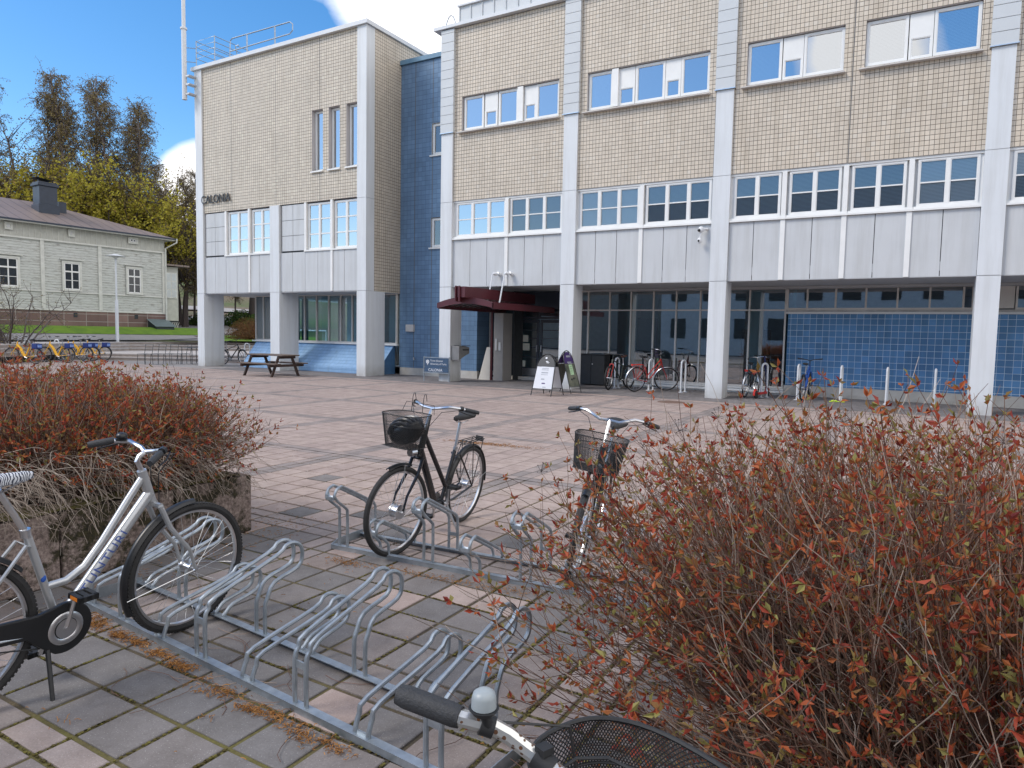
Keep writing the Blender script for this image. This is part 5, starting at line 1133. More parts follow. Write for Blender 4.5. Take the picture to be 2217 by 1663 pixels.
rf.add([(-HL, -ov, zt-.02), (ov, -ov, zt-.02), (-r1, r1, zt+rh), (-HL, r1, zt+rh), (ov, HD+ov, zt-.02), (-HL, HD+ov, zt-.02)], [(0, 1, 2, 3), (1, 4, 2), (4, 5, 3, 2)]); ro = rf.build('roof', M['roof'], ho)
hb_('eaves_board', [(-HL, ov, -ov, -ov+.04, zt-.16, zt-.03), (ov-.04, ov, -ov, HD+ov, zt-.16, zt-.03), (-HL, ov, -ov+.04, 0, zt-.12, zt-.09), (0, ov, 0, HD, zt-.12, zt-.09)], 'htrim')
hb_('gutter', [(-HL, ov+.1, -ov-.07, -ov, zt-.10, zt-.02)], 'chim')
ch = MB(); ch.box(-6.05, -5.0, 1.9, 2.9, 7.5, 8.35); ch.box(-5.98, -5.07, 1.97, 2.83, 8.35, 9.35); ch.box(-6.06, -4.99, 1.9, 2.9, 9.35, 9.5); ch.box(-6.0, -5.05, 1.95, 2.85, 9.5, 9.58); ch.add([(-6.1, 1.9, 9.78), (-5.3, 1.9, 9.68), (-5.3, 2.9, 9.68), (-6.1, 2.9, 9.78)], [(0, 1, 2, 3)]); ch.box(-5.9, -5.85, 2.3, 2.4, 9.58, 9.75)
ch.build('chimney', M['chim'], ro, bevel=.02); ch = MB(); ch.box(-4.75, -4.35, 2.6, 3.1, 7.5, 8.7); ch.build('chimney', M['chim'], ro); ch = MB(); ch.cyl((-8.3, 3.0, 8), (-8.3, 3.0, 8.75), .12, 8); ch.cyl((-8.3, 3.0, 8.75), (-8.3, 3.0, 8.8), .2, 8); ch.build('roof_vent', M['chim'], ro)
def hwin(u0, u1, z0, z1, rows=(.62,), attic=False):
    m_ = MB(); x0, x1 = -u1, -u0
    m_.box(x0, x1, -.06, .0, z0, z0+.10); m_.box(x0, x1, -.06, 0, z1-.10, z1); m_.box(x0, x0+.10, -.06, 0, z0+.1, z1-.1); m_.box(x1-.10, x1, -.06, 0, z0+.1, z1-.1)
    if not attic: m_.box(x0-.12, x1+.12, -.12, 0, z1+.06, z1+.10)
    fo_ = m_.build('window', M['htrim'], ho); s_ = MB(); a, b_, c_, d = x0+.13, x1-.13, z0+.12, z1-.12
    s_.box(a-.03, b_+.03, -.035, 0.01, c_-.03, c_+.03); s_.box(a-.03, b_+.03, -.035, .01, d-.03, d+.03); s_.box(a-.03, a+.03, -.035, .01, c_, d); s_.box(b_-.03, b_+.03, -.035, .01, c_, d); s_.box((a+b_)/2-.03, (a+b_)/2+.03, -.035, .01, c_, d)
    if not attic: z_ = c_+(d-c_)*.68; s_.box(a, b_, -.03, .01, z_-.04, z_+.04); z_ = c_+(d-c_)*.34; s_.box(a, b_, -.02, .01, z_-.015, z_+.015)
    s_.build('sash', M['frame'], fo_); p_ = MB(); p_.quad((a, -.012, c_), (b_, -.012, c_), (b_, -.012, d), (a, -.012, d)); p_.build('pane', M['hpane'], fo_)
    p_ = MB(); p_.quad((a, .02, c_), (b_, .02, c_), (b_, .02, d), (a, .02, d)); p_.build('room_shade', M['room'], fo_)
for (u0, u1) in ((1.40, 2.36), (4.78, 5.78), (7.78, 8.85), (11.4, 12.4)): hwin(u0, u1, 3.48, 5.12)
for (u0, u1) in ((1.62, 2.2), (5.1, 5.42), (8.05, 8.42), (11.7, 12.1)): hwin(u0, u1, 6.47, 6.86, attic=True)
hb_('cellar_opening', [(-1.9, -1.7, -.01, .03, 2.05, 2.3), (-5.25, -5.05, -.01, .03, 2.05, 2.3)], 'darkin')
dp = MB(); dp.tube([(ov+.05, -ov-.05, zt-.02), (ov+.05, -ov-.05, zt-.25), (.0, -.1, zt-.65), (.0, -.1, 1.6)], .05, 8); dp.build('downpipe', M['htrim'], ho, smooth=True)
po2 = MB(); po2.box(0.02, 1.0, .3, 3, 2.0, 5.35); pch = po2.build('porch', M['wbv'], ho); hb_('porch_roof', [(-.02, 1.6, .0, 3.3, 5.4, 5.5)], 'roof'); m_ = MB(); m_.box(.15, .9, .25, .29, 3.4, 5.0); m_.build('porch_window', M['htrim'], pch)
m_ = MB()
for i in range(2):
    for j in range(3): m_.quad((.20+i*.36, .24, 3.47+j*.51), (.50+i*.36, .24, 3.47+j*.51), (.50+i*.36, .24, 3.92+j*.51), (.20+i*.36, .24, 3.92+j*.51))
m_.build('pane', M['glass2'], pch)
m_ = MB()
for i in range(7): m_.tube([(.05+i*.13, .28, 1.45), (.25+i*.13, .28, 1.9)], .015, 4); m_.tube([(.25+i*.13, .29, 1.45), (.05+i*.13, .29, 1.9)], .015, 4)
m_.build('porch_lattice', M['htrim'], pch); hb_('porch_foot', [(.02, 1.0, .35, 3, .9, 2.0)], 'darkin')
ct = thing('cellar_hatch', 'dark green sloping cellar hatch at the corner of the timber house', 'hatch', (hx, hy, 0), rot=(0, 0, HA)); m_ = MB(); m_.prism([(0, .8), (-.95, .8), (-.95, 1.62), (0, 2.02)], -1.1, 0.0, 'x'); m_.build('box', mat('dark_green_sheet', (.03, .045, .045), .5), ct); m_ = MB(); m_.add([(-1.2, -1.05, 1.62), (.1, -1.05, 1.62), (.1, .0, 2.07), (-1.2, .0, 2.07)], [(0, 1, 2, 3)]); m_.build('lid', mat('hatch_lid', (.13, .17, .17), .5), ct)
# lamp
lp = thing('street_lamp', 'slim white lamp post with flat disc head in front of the timber house', 'lamp post', (-37.3, 21.5, 1.0)); m_ = MB(); m_.cyl((-37.3, 21.5, .6), (-37.3, 21.5, 3.0), .085, 10); m_.cyl((-37.3, 21.5, 3.0), (-37.3, 21.5, 5.25), .045, 10); m_.build('post', M['white'], lp, smooth=True)
m_ = MB(); m_.cyl((-37.3, 21.5, 5.2), (-37.3, 21.5, 5.32), .05, 12, .22); m_.cyl((-37.3, 21.5, 5.33), (-37.3, 21.5, 5.45), .50, 20, .08); m_.build('lamp_head', M['coping'], lp, smooth=True)
# handrail beneath the wing
m_ = MB(); m_.tube([(-33.2, 28.3, .3), (-33.2, 28.3, 1.55), (-30.2, 29.8, 1.55), (-30.2, 29.8, .3)], .05, 6); tag(m_.build('handrail', M['white'], smooth=True), 'white tubular handrail by the lawn seen beneath the wing', 'handrail')
# opposite building and an added dark mass, seen in the panes only
ob = thing('opposite_building', 'grey office block on the far side of the square, mirrored in the windows', 'building', (-6, -22, 0)); m_ = MB(); m_.box(-21, 12, -34, -22, 0, 13.0); m_.build('wall', mat('opposite_render', (.34, .44, .54), .8), ob); m_ = MB()
for i in range(11):
    for j in range(3): m_.box(-20+i*2.9, -18.6+i*2.9, -22.0, -21.95, 1.5+j*3.4, 3.3+j*3.4)
m_.build('windows', M['darkin'], ob, kind='stuff')
ob2 = thing('horizon_glow_mask', 'unseen low dark mass added behind the viewer to mask horizon glow in the glass', 'building', (-50, -30, 0)); m_ = MB(); m_.box(-95, -24, -42, -30, 0, 7.5); m_.box(12, 60, -42, -26, 0, 9); m_.box(-110, -97, -42, 12, 0, 6.5); m_.build('wall', mat('glow_mask_dark', (.22, .23, .23), .9), ob2)  # unseen blocks added so the panes don't mirror the bright horizon
# ------------------------------------------------------------------ vegetation
def rvec(r_, s=1): 
    return Vector((r_.gauss(0, 1), r_.gauss(0, 1), r_.gauss(0, 1))).normalized()*s
def leafq(m_, p, d, L_, w, r_):
    d = d.normalized(); s_ = d.cross(rvec(r_)); 
    if s_.length < .01: s_ = d.orthogonal()
    s_.normalize(); nn_ = d.cross(s_)*.18*L_
    m_.add([p, p+d*L_*.5+s_*w*.5+nn_, p+d*L_, p+d*L_*.5-s_*w*.5+nn_], [(0, 1, 2), (0, 2, 3)])
def tree(name, label, loc, H, kind, seed, group, crown, trunkm, leafm, z0=.0):
    r_ = random.Random(seed); t = thing(name, label, 'tree', loc, group, rot=(0, 0, 0))
    tk = MB(); lv = MB(); tk.sharp = False
    lean = Vector((r_.uniform(-.03, .03), r_.uniform(-.03, .03), 1))
    def wig(p, d, L_, n_, j, up_=0, sag=0):
        pts = [p]; d = d.normalized()
        for i in range(n_):
            d = (d+rvec(r_, j)+Vector((0, 0, up_-sag*(i/n_)))).normalized(); pts.append(pts[-1]+d*(L_/n_))
        return pts
    if kind == 'birch':
        nst = 1; tr_ = wig(Vector((0, 0, 0)), lean, H, 14, .035, .05); tk.tube(tr_, [.15*(1-i/15)+.02 for i in range(15)], 6)
        nb = 62
        for k in range(nb):
            f_ = .22+.76*(k/nb)**.9; p = tr_[0].lerp(tr_[-1], f_); idx = f_*14; i0 = int(idx); p = tr_[min(13, i0)].lerp(tr_[min(14, i0+1)], idx-i0)
            a = r_.random()*2*pi; cw = H*.098*(sin(pi*min(1, (f_-.12)/.95))**.7)*r_.uniform(.6, 1.15); d = Vector((cos(a), sin(a), .9+.8*f_))
            br = wig(p, d, cw*1.25, 6, .13, .02, .25); tk.tube(br, [.045*(1-i/8)+.008 for i in range(7)], 3, cap=False)
            for q_ in range(12):
                u = r_.uniform(.25, 1); b0 = br[min(5, int(u*6))].lerp(br[min(6, int(u*6)+1)], u*6-int(u*6))
                tw_ = wig(b0, rvec(r_)+Vector((cos(a), sin(a), .1))*.7, r_.uniform(.5, 1.35), 5, .22, 0, .75); tk.tube(tw_, [.020, .017, .015, .013, .011, .009], 3, cap=False)
                for w_ in range(10):
                    pp = tw_[r_.randint(1, 5)]+rvec(r_, .13); leafq(lv, pp, rvec(r_)+Vector((0, 0, -.6)), r_.uniform(.10, .2), .075, r_)
                if q_ % 2 == 0:
                    t2 = wig(tw_[2], rvec(r_)+Vector((0, 0, -.8)), .8, 3, .2, 0, .4); tk.tube(t2, .010, 3, cap=False)
    else:
        tr_ = wig(Vector((0, 0, 0)), lean, H*.45, 6, .05); tk.tube(tr_, [.24-.02*i for i in range(7)], 7)
        nb = 34 if kind == 'round' else 30
        for k in range(nb):
            a = r_.random()*2*pi; e = r_.uniform(.0, 1.3); f_ = r_.uniform(.45, 1); p = tr_[3].lerp(tr_[6], f_) if kind == 'round' else tr_[2].lerp(tr_[6], f_)
            rad = H*crown*r_.uniform(.7, 1.05); d = Vector((cos(a)*cos(e), sin(a)*cos(e), sin(e)*1.15+.25)); br = wig(p, d, rad*1.15, 7, .12, .03); tk.tube(br, [.075*(1-i/8)+.012 for i in range(8)], 4, cap=False)
            for q_ in range(13):
                u = r_.uniform(.25, 1); b0 = br[min(6, int(u*7))].lerp(br[min(7, int(u*7)+1)], u*7-int(u*7)); tw_ = wig(b0, rvec(r_)+d*.5+Vector((0, 0, .3)), r_.uniform(.8, 1.9), 4, .2, .03); tk.tube(tw_, [.02, .016, .013, .01, .008], 3, cap=False)
                nl = 26 if kind == 'round' else 14
                for w_ in range(nl):
                    pp = tw_[r_.randint(1, 4)]+rvec(r_, r_.uniform(.05, .42)); leafq(lv, pp, rvec(r_), r_.uniform(.10, .24) if kind == 'round' else r_.uniform(.06, .13), .16 if kind == 'round' else .07, r_)
    tk.build('trunk', trunkm, t); lv.build('crown', leafm, t)
    return t
M['bark'] = island_mat('bark_grey_brown', [(0, (.07, .055, .05)), (1, (.13, .11, .105))], .9)
M['birchbark'] = island_mat('birch_twig_bark', [(0, (.085, .065, .06)), (.7, (.14, .11, .10)), (1, (.26, .24, .23))], .9)
M['lf_birch'] = island_mat('budding_birch_leaf', [(0, (.15, .115, .055)), (.5, (.21, .16, .065)), (1, (.26, .22, .075))], .7, .25)
M['lf_yel'] = island_mat('yellow_green_young_leaf', [(0, (.24, .22, .03)), (.4, (.37, .33, .04)), (.8, (.46, .41, .05)), (1, (.27, .18, .05))], .7, .3)
M['lf_brown'] = island_mat('olive_brown_leaf', [(0, (.13, .11, .04)), (.5, (.19, .155, .045)), (1, (.24, .16, .055))], .7, .25)
def grow(mk_, places, labels):
    protos = []
    for i, (x, y, h, a) in enumerate(places):
        lb = labels[i]; z = hz_(x, y)-.1
        if i < 2 or not protos: t = mk_(lb, (x, y, z), i); protos.append((t, mk_.H)); base = mk_.H; s_ = h/base; t.scale = (s_, s_, s_); t.rotation_euler = (0, 0, a)
        else: src = protos[i % len(protos)][0]; c_ = copy_tree(src); c_.location = (x, y, z); s_ = h/mk_.H; c_.scale = (s_*1.05, s_*1.05, s_); c_.rotation_euler = (0, 0, a); c_['label'] = lb
class Mk:
    def __init__(s, name, H, kind, group, crown, tm_, lm, seed): s.a = (name, H, kind, group, crown, tm_, lm, seed); s.H = H
    def __call__(s, lb, loc, i): name, H, kind, group, crown, tm_, lm, seed = s.a; return tree(name, lb, loc, H, kind, seed+i, group, crown, tm_, lm)
BP = [(-56.4, 27.6, 16.8, 1), (-54.6, 28.2, 18.2, 2), (-56.0, 30.9, 18.6, .5), (-52.9, 30.3, 16.6, 3), (-51.2, 31.6, 16.4, 4.2), (-49.2, 32.0, 12.2, 1.5), (-59.5, 25.2, 17.0, 5), (-48.2, 33.8, 11.3, 2.2), (-61.5, 23.6, 17.5, .3), (-50.5, 35.8, 12.0, 3.6), (-47.8, 37.2, 9.0, 2.9), (-53.6, 32.2, 16.2, 5.0), (-58.2, 29.4, 16.5, 2.0)]
BL = ['tall birch left of the paired birch tops', 'tallest birch, left half of the paired tops above the house', 'tall birch, right half of the paired tops above the house', 'birch with thin crown between the paired tops and the chimney side', 'birch with pointed crown standing right of the chimney', 'low birch in front of the small white cloud', 'birch at the left edge of the picture', 'short bare tree touching the outline of the wing column', 'birch beyond the far left edge of the roof', 'bare tree behind the low birch, partly hidden by it', 'small tree on the slope right behind the leftmost column', 'slender birch filling the gap left of the pointed crown', 'slender birch behind the tallest pair, showing between their tops']
grow(Mk('birch_tree', 20, 'birch', 'birches on the hill', .17, M['birchbark'], M['lf_birch'], 11), BP, BL)
YP = [(-54.0, 24.0, 11.8, 0), (-51.6, 27.2, 13.4, 1), (-49.2, 28.9, 12.2, 2.5), (-47.2, 29.6, 10.6, 4)]
YLb = ['yellow-green leafing tree above the left part of the roof', 'large yellow-green tree directly behind the dark chimney', 'yellow-green tree right of the chimney', 'lower yellow-green tree behind the right end of the roof']
grow(Mk('maple_tree', 12, 'round', 'yellow-green trees behind the house', .40, M['bark'], M['lf_yel'], 31), YP, YLb)
RP = [(-58.5, 20.5, 11, 0), (-46.6, 31.9, 9.2, 1), (-46.4, 34.0, 8.2, 2.2), (-56.5, 17.5, 10, 3), (-47.0, 38.5, 8.5, 4), (-44.8, 33.2, 6.5, 5.1), (-55.2, 25.4, 14.5, 1.2), (-52.6, 28.6, 14.8, 3.3), (-50.4, 31.2, 13.4, .7), (-57.6, 23.4, 14.0, 2.7), (-48.4, 32.6, 10.6, 4.4)]
RLb = ['brownish budding tree at the far left behind the roof', 'olive-brown tree right of the yellow-green trees', 'olive-brown tree beside the leftmost white column', 'brownish tree beyond the left edge of the house', 'olive-brown tree seen beneath the wing on the slope', 'smaller olive-brown tree behind the porch', 'brownish tree between the two leftmost birches', 'brownish tree just behind the paired birch tops', 'brownish tree at the foot of the pointed birch', 'brownish tree behind the left part of the roof ridge', 'brownish tree just left of the small white cloud']
grow(Mk('budding_tree', 9, 'sparse', 'budding trees around the house', .42, M['bark'], M['lf_brown'], 51), RP, RLb)
# trunks and shrubs on the bank below the wing
def tuft(name, label, cat, loc, rx, ry, rz, n_, lm, sm, seed, leafL=.12, group=None, stems=260):
    r_ = random.Random(seed); t = thing(name, label, cat, loc, group, rot=(0, 0, 0)); s_ = MB(); lv = MB()
    for i in range(stems):
        d = rvec(r_); d.z = abs(d.z); e = Vector((d.x*rx, d.y*ry, d.z*rz))*r_.uniform(.7, 1); b0 = Vector((d.x*rx*.3*r_.random(), d.y*ry*.3*r_.random(), 0)); m0 = b0.lerp(e, .5)+rvec(r_, .1*rz)
        s_.tube([b0, m0, e], [.02, .013, .006], 3, cap=False)
    for i in range(n_):
        d = rvec(r_); d.z = abs(d.z); k = r_.uniform(.45, 1.02)**.6; p = Vector((d.x*rx*k, d.y*ry*k, d.z*rz*k+.05)); leafq(lv, p, rvec(r_), r_.uniform(.6, 1.2)*leafL, leafL*.7, r_)
    s_.build('stems', sm, t); lv.build('leaves', lm, t); return t
M['twig_red'] = island_mat('rust_hedge_twig', [(0, (.10, .045, .025)), (1, (.20, .10, .05))], .9)
M['lf_green'] = island_mat('green_shrub_leaf', [(0, (.03, .07, .015)), (.6, (.06, .12, .02)), (1, (.10, .16, .03))], .7, .2)
M['lf_rust'] = island_mat('rust_hedge_leaf', [(0, (.14, .06, .025)), (.6, (.20, .09, .035)), (1, (.13, .10, .03))], .8, .2)
tuft('hedge_bush', 'rounded rust-brown bush by the lawn beneath the wing', 'bush', (-35.6, 29.6, .9), 2.2, 2.2, 1.35, 5500, M['lf_rust'], M['twig_red'], 3, .07, stems=500)
for i, (x, y, rx, rz, lb) in enumerate([(-46.3, 36.6, 1.6, 1.3, 'bright green bush on the bank seen beneath the wing, left one'), (-41.6, 35.4, 2.0, 1.7, 'green bush on the bank beneath the wing, right of the big trunk'), (-48.0, 34.6, 1.5, 1.0, 'green bush on the bank just right of the leftmost column'), (-44.5, 36.2, 1.6, .9, 'low brownish bush in the middle of the bank beneath the wing')]):
    tuft('bank_bush', lb, 'bush', (x, y, hz_(x, y)), rx, rx, rz, 2600, M['lf_green'] if i != 3 else M['lf_brown'], M['bark'], 70+i, .13)
for i, (x, y, lb) in enumerate([(-45.6, 37.3, 'thick dark tree trunk on the bank, seen beneath the wing'), (-42.4, 36.3, 'dark tree trunk beside the glazing, seen beneath the wing')]):
    t = thing('bank_tree', lb, 'tree', (x, y, hz_(x, y)-.2), 'tree trunks on the bank', rot=(0, 0, 0)); m_ = MB(); m_.tube([(0, 0, 0), (.1, 0, 3), (0, .1, 7), (.2, .1, 11)], [.55, .42, .36, .2], 10); m_.build('trunk', M['bark'], t, smooth=True)
    m_ = MB(); r_ = random.Random(i)
    for k in range(2500): p = Vector((0, 0, 8))+rvec(r_, r_.uniform(.5, 3)); leafq(m_, p, rvec(r_), .2, .15, r_)
    m_.build('crown', M['lf_brown'], t)
# small bare tree at the left edge
t = thing('small_tree', 'low bare many-stemmed tree at the left edge behind the yellow bicycles', 'tree', (-33.6, 14.9, .1), rot=(0, 0, 0)); s_ = MB(); lv = MB(); r_ = random.Random(77)
for i in range(11):
    a = r_.random()*6.28; d = Vector((cos(a)*.55, sin(a)*.55, 1)); p = Vector((cos(a)*.1, sin(a)*.1, 0)); pts = [p]
    for k in range(8): d = (d+rvec(r_, .16)).normalized(); pts.append(pts[-1]+d*.42)
    s_.tube(pts, [.05-.005*k for k in range(9)], 5)
    for q_ in range(26):
        k = r_.randint(2, 8); d2 = (rvec(r_)+Vector((0, 0, .5))).normalized(); e = [pts[k]]
        for w_ in range(4): d2 = (d2+rvec(r_, .25)).normalized(); e.append(e[-1]+d2*.2)
        s_.tube(e, [.012, .01, .008, .006, .005], 3, cap=False)
        for w_ in range(3): leafq(lv, e[r_.randint(1, 4)], rvec(r_)+Vector((0, 0, .5)), .07, .035, r_)
s_.build('trunk', M['bark'], t); lv.build('crown', M['lf_brown'], t)
# ------------------------------------------------------------------ planter and red-leaved shrubs
m, n, l, b = newmat('exposed_aggregate_concrete'); c = ramp(n, l, noise(n, l, 45, 4), [(.35, (.13, .10, .09)), (.5, (.25, .195, .175)), (.68, (.38, .31, .28))])
mo_ = ramp(n, l, noise(n, l, 3.2, 7, rough=.75), [(.50, (0, 0, 0)), (.57, (1, 1, 1))]); c = mixc(n, l, mo_, c, ramp(n, l, noise(n, l, 40, 3), [(.3, (.015, .014, .01)), (.7, (.06, .05, .02))]))
c = mixc(n, l, .6, c, ramp(n, l, noise(n, l, 1.4, 4), [(.3, (.5, .48, .45)), (.7, (1, 1, 1))]), 'MULTIPLY')
l.new(c, b.inputs['Base Color']); b.inputs['Roughness'].default_value = .95; bump(n, l, b, noise(n, l, 55, 5), .9, .012); M['aggr'] = m
M['moss'] = mat('moss', (.10, .085, .015), .95, sc=14, bmp=.6, c2=(.025, .022, .008)); M['soil'] = mat('dark_soil', (.035, .026, .02), .95, sc=14, bmp=.5, c2=(.012, .01, .008))
pl_ = thing('planter', 'mossy exposed aggregate concrete planter holding the left shrubs', 'planter', (-5.6, 2.2, 0))
for (a, b_) in ((-.2, 1.0), (1.012, 2.2), (2.212, 2.96), (2.975, 3.62)):
    m_ = MB(); m_.box(-4.66, -4.48, a, b_, 0, .45); m_.build('slab', M['aggr'], pl_, bevel=.012)
m_ = MB(); m_.box(-7.4, -4.665, 3.46, 3.62, 0, .445); m_.build('slab', M['aggr'], pl_, bevel=.012)
m_ = MB(); n_ = 40; r_ = random.Random(4)
for i in range(12):
    for j in range(n_):
        x0 = -4.72+.26*i/12; y0 = -.1+3.72*j/n_; 
        m_.v.append((x0, y0, .452+.022*max(0, sin(j*1.9+i)*.5+r_.random()*.6)))
for i in range(11):
    for j in range(n_-1): q_ = i*n_+j; m_.f.append((q_, q_+n_, q_+n_+1, q_+1)); m_.m.append(0)
m_.build('moss', M['moss'], pl_, smooth=True); m_ = MB(); m_.box(-7.3, -4.66, -.2, 3.34, .3, .40); m_.build('soil', M['soil'], pl_)
M['stem'] = island_mat('spirea_stem', [(0, (.075, .038, .028)), (.40, (.15, .078, .055)), (.75, (.23, .145, .10)), (1, (.38, .31, .26))], .8)
M['stemd'] = island_mat('dry_twig', [(0, (.12, .09, .07)), (.6, (.26, .21, .17)), (1, (.38, .33, .28))], .85)
M['lf_red'] = island_mat('red_spring_leaf', [(0, (.22, .038, .03)), (.3, (.38, .07, .035)), (.52, (.46, .14, .045)), (.72, (.26, .13, .05)), (.88, (.22, .19, .055)), (1, (.33, .30, .10))], .6, .3)
def shrub(label, loc, rx, ry, H, nst, seed, dens=1.0, leafk=1.0, leafL=.026, th=1.0, dirb=None, z0=0, maxlean=1.15, group='red-leaved shrubs around the square', twn=7):
    r_ = random.Random(seed); t = thing('shrub', label, 'shrub', (loc[0], loc[1], z0), group, rot=(0, 0, 0)); s_ = MB(); lv = MB(); dd_ = MB(); bd = MB()
    for i in range(nst):
        a = r_.random()*2*pi; q_ = sqrt(r_.random()); b0 = Vector((cos(a)*rx*q_, sin(a)*ry*q_, 0)); out = Vector((cos(a), sin(a), 0))*q_+rvec(r_, .35); out.z = 0
        if dirb: out += Vector(dirb)*r_.random()
        th_ = min(maxlean, abs(r_.gauss(0, .55))+q_*.25); d = (Vector((0, 0, 1))*cos(th_)+out.normalized()*sin(th_)).normalized(); L_ = H*r_.uniform(.62, 1.12)*(1-.10*q_)/max(.75, cos(th_*.5)); n_ = 8; pts = [b0]; dcur = d.copy()
        for k in range(n_):
            dcur = (dcur+rvec(r_, .12)+out.normalized()*.03*sin(th_)+Vector((0, 0, .025))).normalized(); pts.append(pts[-1]+dcur*(L_/n_))
            if pts[-1].z < .02: pts[-1].z = .02
        dead = r_.random() < .13; tgt = dd_ if dead else s_; r0_ = .0030*th*(r_.uniform(.65, 1.2) if r_.random() < .85 else r_.uniform(1.4, 2.3))
        tgt.tube(pts, [r0_*(1-.075*k) for k in range(n_+1)], 3, cap=False)
        for w_ in range(int(twn*dens)):
            k = r_.uniform(2.0, n_-.2); k0 = int(k); p = pts[k0].lerp(pts[k0+1], k-k0); dl = (pts[k0+1]-pts[k0]).normalized(); d2 = (dl*.9+rvec(r_, .75)+Vector((0, 0, .12))).normalized(); l2 = r_.uniform(.08, .30)*min(1.0, H)*(.6+.6*k/n_); e = [p]
            for j in range(3): d2 = (d2+rvec(r_, .16)+Vector((0, 0, .05))).normalized(); e.append(e[-1]+d2*l2/3)
            tgt.tube(e, [.0017*th, .0014*th, .0012*th, .001*th], 3, cap=False)
            if dead: continue
            hgt = k/n_
            if r_.random() < .40*leafk*(.08+.98*hgt):
                for c_ in range(r_.randint(4, 9)):
                    pp = e[-1] if c_ < 4 else e[2]; leafq(lv, pp, d2*.7+rvec(r_, .8), leafL*r_.uniform(.45, 1.5), leafL*r_.uniform(.35, .6), r_)
        if not dead:
            if r_.random() < .10:
                tip = pts[-1]
                for c_ in range(9): e_ = tip+rvec(r_, .03)+Vector((0, 0, .02)); bd.tube([tip, e_], .0009*th, 3, cap=False); bd.ball(e_, .0032*th, n=4, m=3)
            elif r_.random() < .75*leafk:
                for c_ in range(r_.randint(4, 8)):
                    pp = pts[-1].lerp(pts[-2], r_.random()*.6); leafq(lv, pp, dcur*.9+rvec(r_, .8), leafL*r_.uniform(.7, 1.5), leafL*.5, r_)
    s_.build('stems', M['stem'], t); lv.build('leaves', M['lf_red'], t)
    if dd_.v: dd_.build('dry_stems', M['stemd'], t)
    if bd.v: bd.build('seed_heads', M['bark'], t)
    return t
shrub('big red-leaved shrub in the right foreground', (.27, 2.78), .62, .50, 1.31, 2100, 101, leafL=.026, leafk=1.45, twn=9, th=1.0, dirb=(-.20, 0, 0))
shrub('red-leaved shrub at the right edge of the picture, behind the big one', (1.35, 3.5), .75, .6, 1.28, 700, 102, leafL=.027, leafk=.95)
shrub('red-leaved shrub at the left picture edge in the planter', (-6.7, 3.0), .8, .42, 0.86, 1000, 103, z0=.36, leafL=.032, th=1.2, leafk=1.2)
shrub('red-leaved shrub in the middle of the planter behind the silver bicycle', (-5.6, 2.65), .65, .5, .80, 1100, 104, z0=.36, leafL=.030, th=1.15, dirb=(.35, .15, 0), leafk=1.15)
shrub('red-leaved shrub spilling over the far corner of the planter', (-5.35, 3.2), .5, .2, .76, 850, 105, z0=.38, leafL=.029, th=1.1, dirb=(.75, .35, 0), maxlean=1.4, leafk=1.0)
t = [o for o in COL.objects if o.get('label', '').startswith('red-leaved shrub in the middle of the planter')][0]
m_ = MB(); r_ = random.Random(60)
for i in range(1300):
    x, y = (r_.uniform(-.1, 1.02) if i % 2 else r_.uniform(.75, 1.10)), r_.uniform(-2.3, .9); p = Vector((x, y, r_.uniform(.08, .45))); a = r_.gauss(0, .7); d = Vector((cos(a), sin(a), r_.uniform(-.1, .5))); pts = [p]
    for k in range(7): d = (d+rvec(r_, .22)+Vector((.05, 0, -.17))).normalized(); pts.append(pts[-1]+d*r_.uniform(.035, .075))
    m_.tube(pts, [.0026-.0002*k for k in range(8)], 3, cap=False)
    for k in (3, 5): e = pts[k]+(d+rvec(r_, .8))*.07; m_.tube([pts[k], pts[k].lerp(e, .5)+rvec(r_, .01), e], .0013, 3, cap=False)
m_.build('drooping_dry_stems', M['stemd'], t)
# bed under the right shrubs
m_ = MB(); 
for i in range(25):
    for j in range(25):
        x = -.62+3.4*i/24; y = 2.15+2.3*j/24; e = min(i, j, 24-i, 24-j)/3; m_.v.append((x, y, .004+.05*min(1, e)*(.6+.4*sin(i*1.3)*cos(j*.9))))
for i in range(24):
    for j in range(24): q_ = i*25+j; m_.f.append((q_, q_+25, q_+26, q_+1)); m_.m.append(0)
m_.build('planting_bed', M['soil'], kind='structure', smooth=True)
# litter of catkins and twigs
M['litter'] = island_mat('orange_litter', [(0, (.14, .06, .02)), (.5, (.28, .125, .035)), (1, (.40, .20, .06))], .85)
m_ = MB(); r_ = random.Random(8)
def litter(cx, cy, n_, sx, sy, ang=0, L_=.022):
    for i in range(n_):
        u, v = r_.gauss(0, sx), r_.gauss(0, sy); x = cx+u*cos(ang)-v*sin(ang); y = cy+u*sin(ang)+v*cos(ang); a = r_.random()*6.28; l2 = r_.uniform(.4, 1.3)*L_; z = .004+r_.random()*.008
        m_.tube([(x, y, z), (x+cos(a)*l2*.5+r_.uniform(-.004, .004), y+sin(a)*l2*.5, z+.004), (x+cos(a)*l2, y+sin(a)*l2, z)], .0016, 3, cap=False)
for i in range(26):
    u = i/25; x = -3.82+1.95*u; y = 2.105-.15*u-.10; litter(x+r_.gauss(0, .01), y+r_.gauss(0, .012), (r_.choice((15, 50, 80, 110)) if u < .5 else r_.choice((0, 4, 20))), .035, .017, -.07+r_.gauss(0, .3))
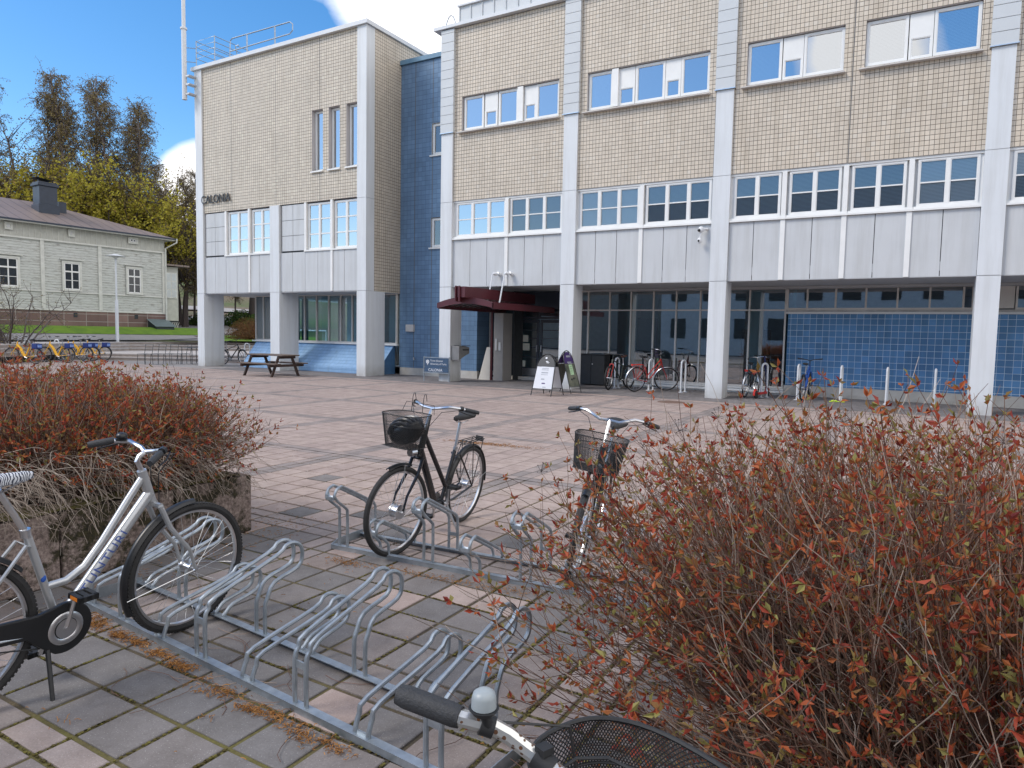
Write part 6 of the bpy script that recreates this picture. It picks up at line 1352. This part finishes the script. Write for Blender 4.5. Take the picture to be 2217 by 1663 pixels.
litter(-2.56, 1.885, 80, .06, .018, .3); litter(-2.33, 1.868, 110, .05, .016, .1); litter(-2.2, 1.885, 90, .06, .018, -.2); litter(-2.02, 1.855, 110, .07, .02, -.2); litter(-1.84, 1.86, 90, .06, .018, -.1); litter(-2.43, 1.73, 8, .02, .01, 0, .03); litter(-2.9, 1.42, 6, .03, .008, .3, .04); litter(-3.3, 3.45, 130, .1, .03); litter(-2.6, 3.55, 200, .28, .03, .08); litter(-2.1, 3.62, 90, .15, .03)
litter(-5.2, 8.35, 500, .35, .06, .1, .04); litter(-4.4, 3.8, 120, .2, .25); litter(-4.2, 2.9, 200, .12, .5); litter(-3.0, 2.8, 60, .7, .5); litter(-2.3, 1.3, 30, .8, .2); litter(-.9, 2.6, 160, .25, .3)
m_.build('leaf_litter', M['litter'], kind='stuff')
m_ = MB()
for i in range(26):
    x = r_.uniform(-3.3, -1.2); y = 1.93-.07*(x+3)+r_.gauss(0, .06)+(.33 if i % 3 == 0 else 0); a = r_.uniform(-.9, .3); pts = [Vector((x, y, .006))]
    for k in range(6): a += r_.gauss(0, .35); pts.append(pts[-1]+Vector((cos(a)*.05, sin(a)*.05, r_.uniform(-.002, .003))))
    m_.tube(pts, .0014, 3, cap=False)
m_.build('fallen_twigs', M['stem'], kind='stuff')
m_ = MB(); r_ = random.Random(81)    # moss cushions along the joints
def moss(x, y, L_, ax):
    k = int(L_/.012)
    for i in range(k):
        if r_.random() < .35: continue
        d = i*.012; px_, py_ = (x+d, y) if ax else (x, y+d); w = r_.uniform(.004, .010)
        m_.ball((px_+r_.gauss(0, .002), py_+r_.gauss(0, .002), -.001), w, w, .004, 6, 3)
xs_ = [q_[0] for q_ in XS if -4 < q_[0] < -.6]; ys_ = [q_[0] for q_ in YS if 1 < q_[0] < 3.7]
for x in xs_:
    for y in ys_:
        k = .5+.5*sin(x*2.1+1)*cos(y*1.7); 
        if r_.random() < .30+.5*k*max(0, (x+3.4)/2.6): moss(x, y, .28, True)
        if r_.random() < .30+.5*k*max(0, (x+3.4)/2.6): moss(x, y, .28, False)
m_.build('joint_moss', island_mat('joint_moss', [(0, (.05, .04, .015)), (.5, (.085, .07, .018)), (1, (.14, .125, .03))], .95), kind='stuff', smooth=True)
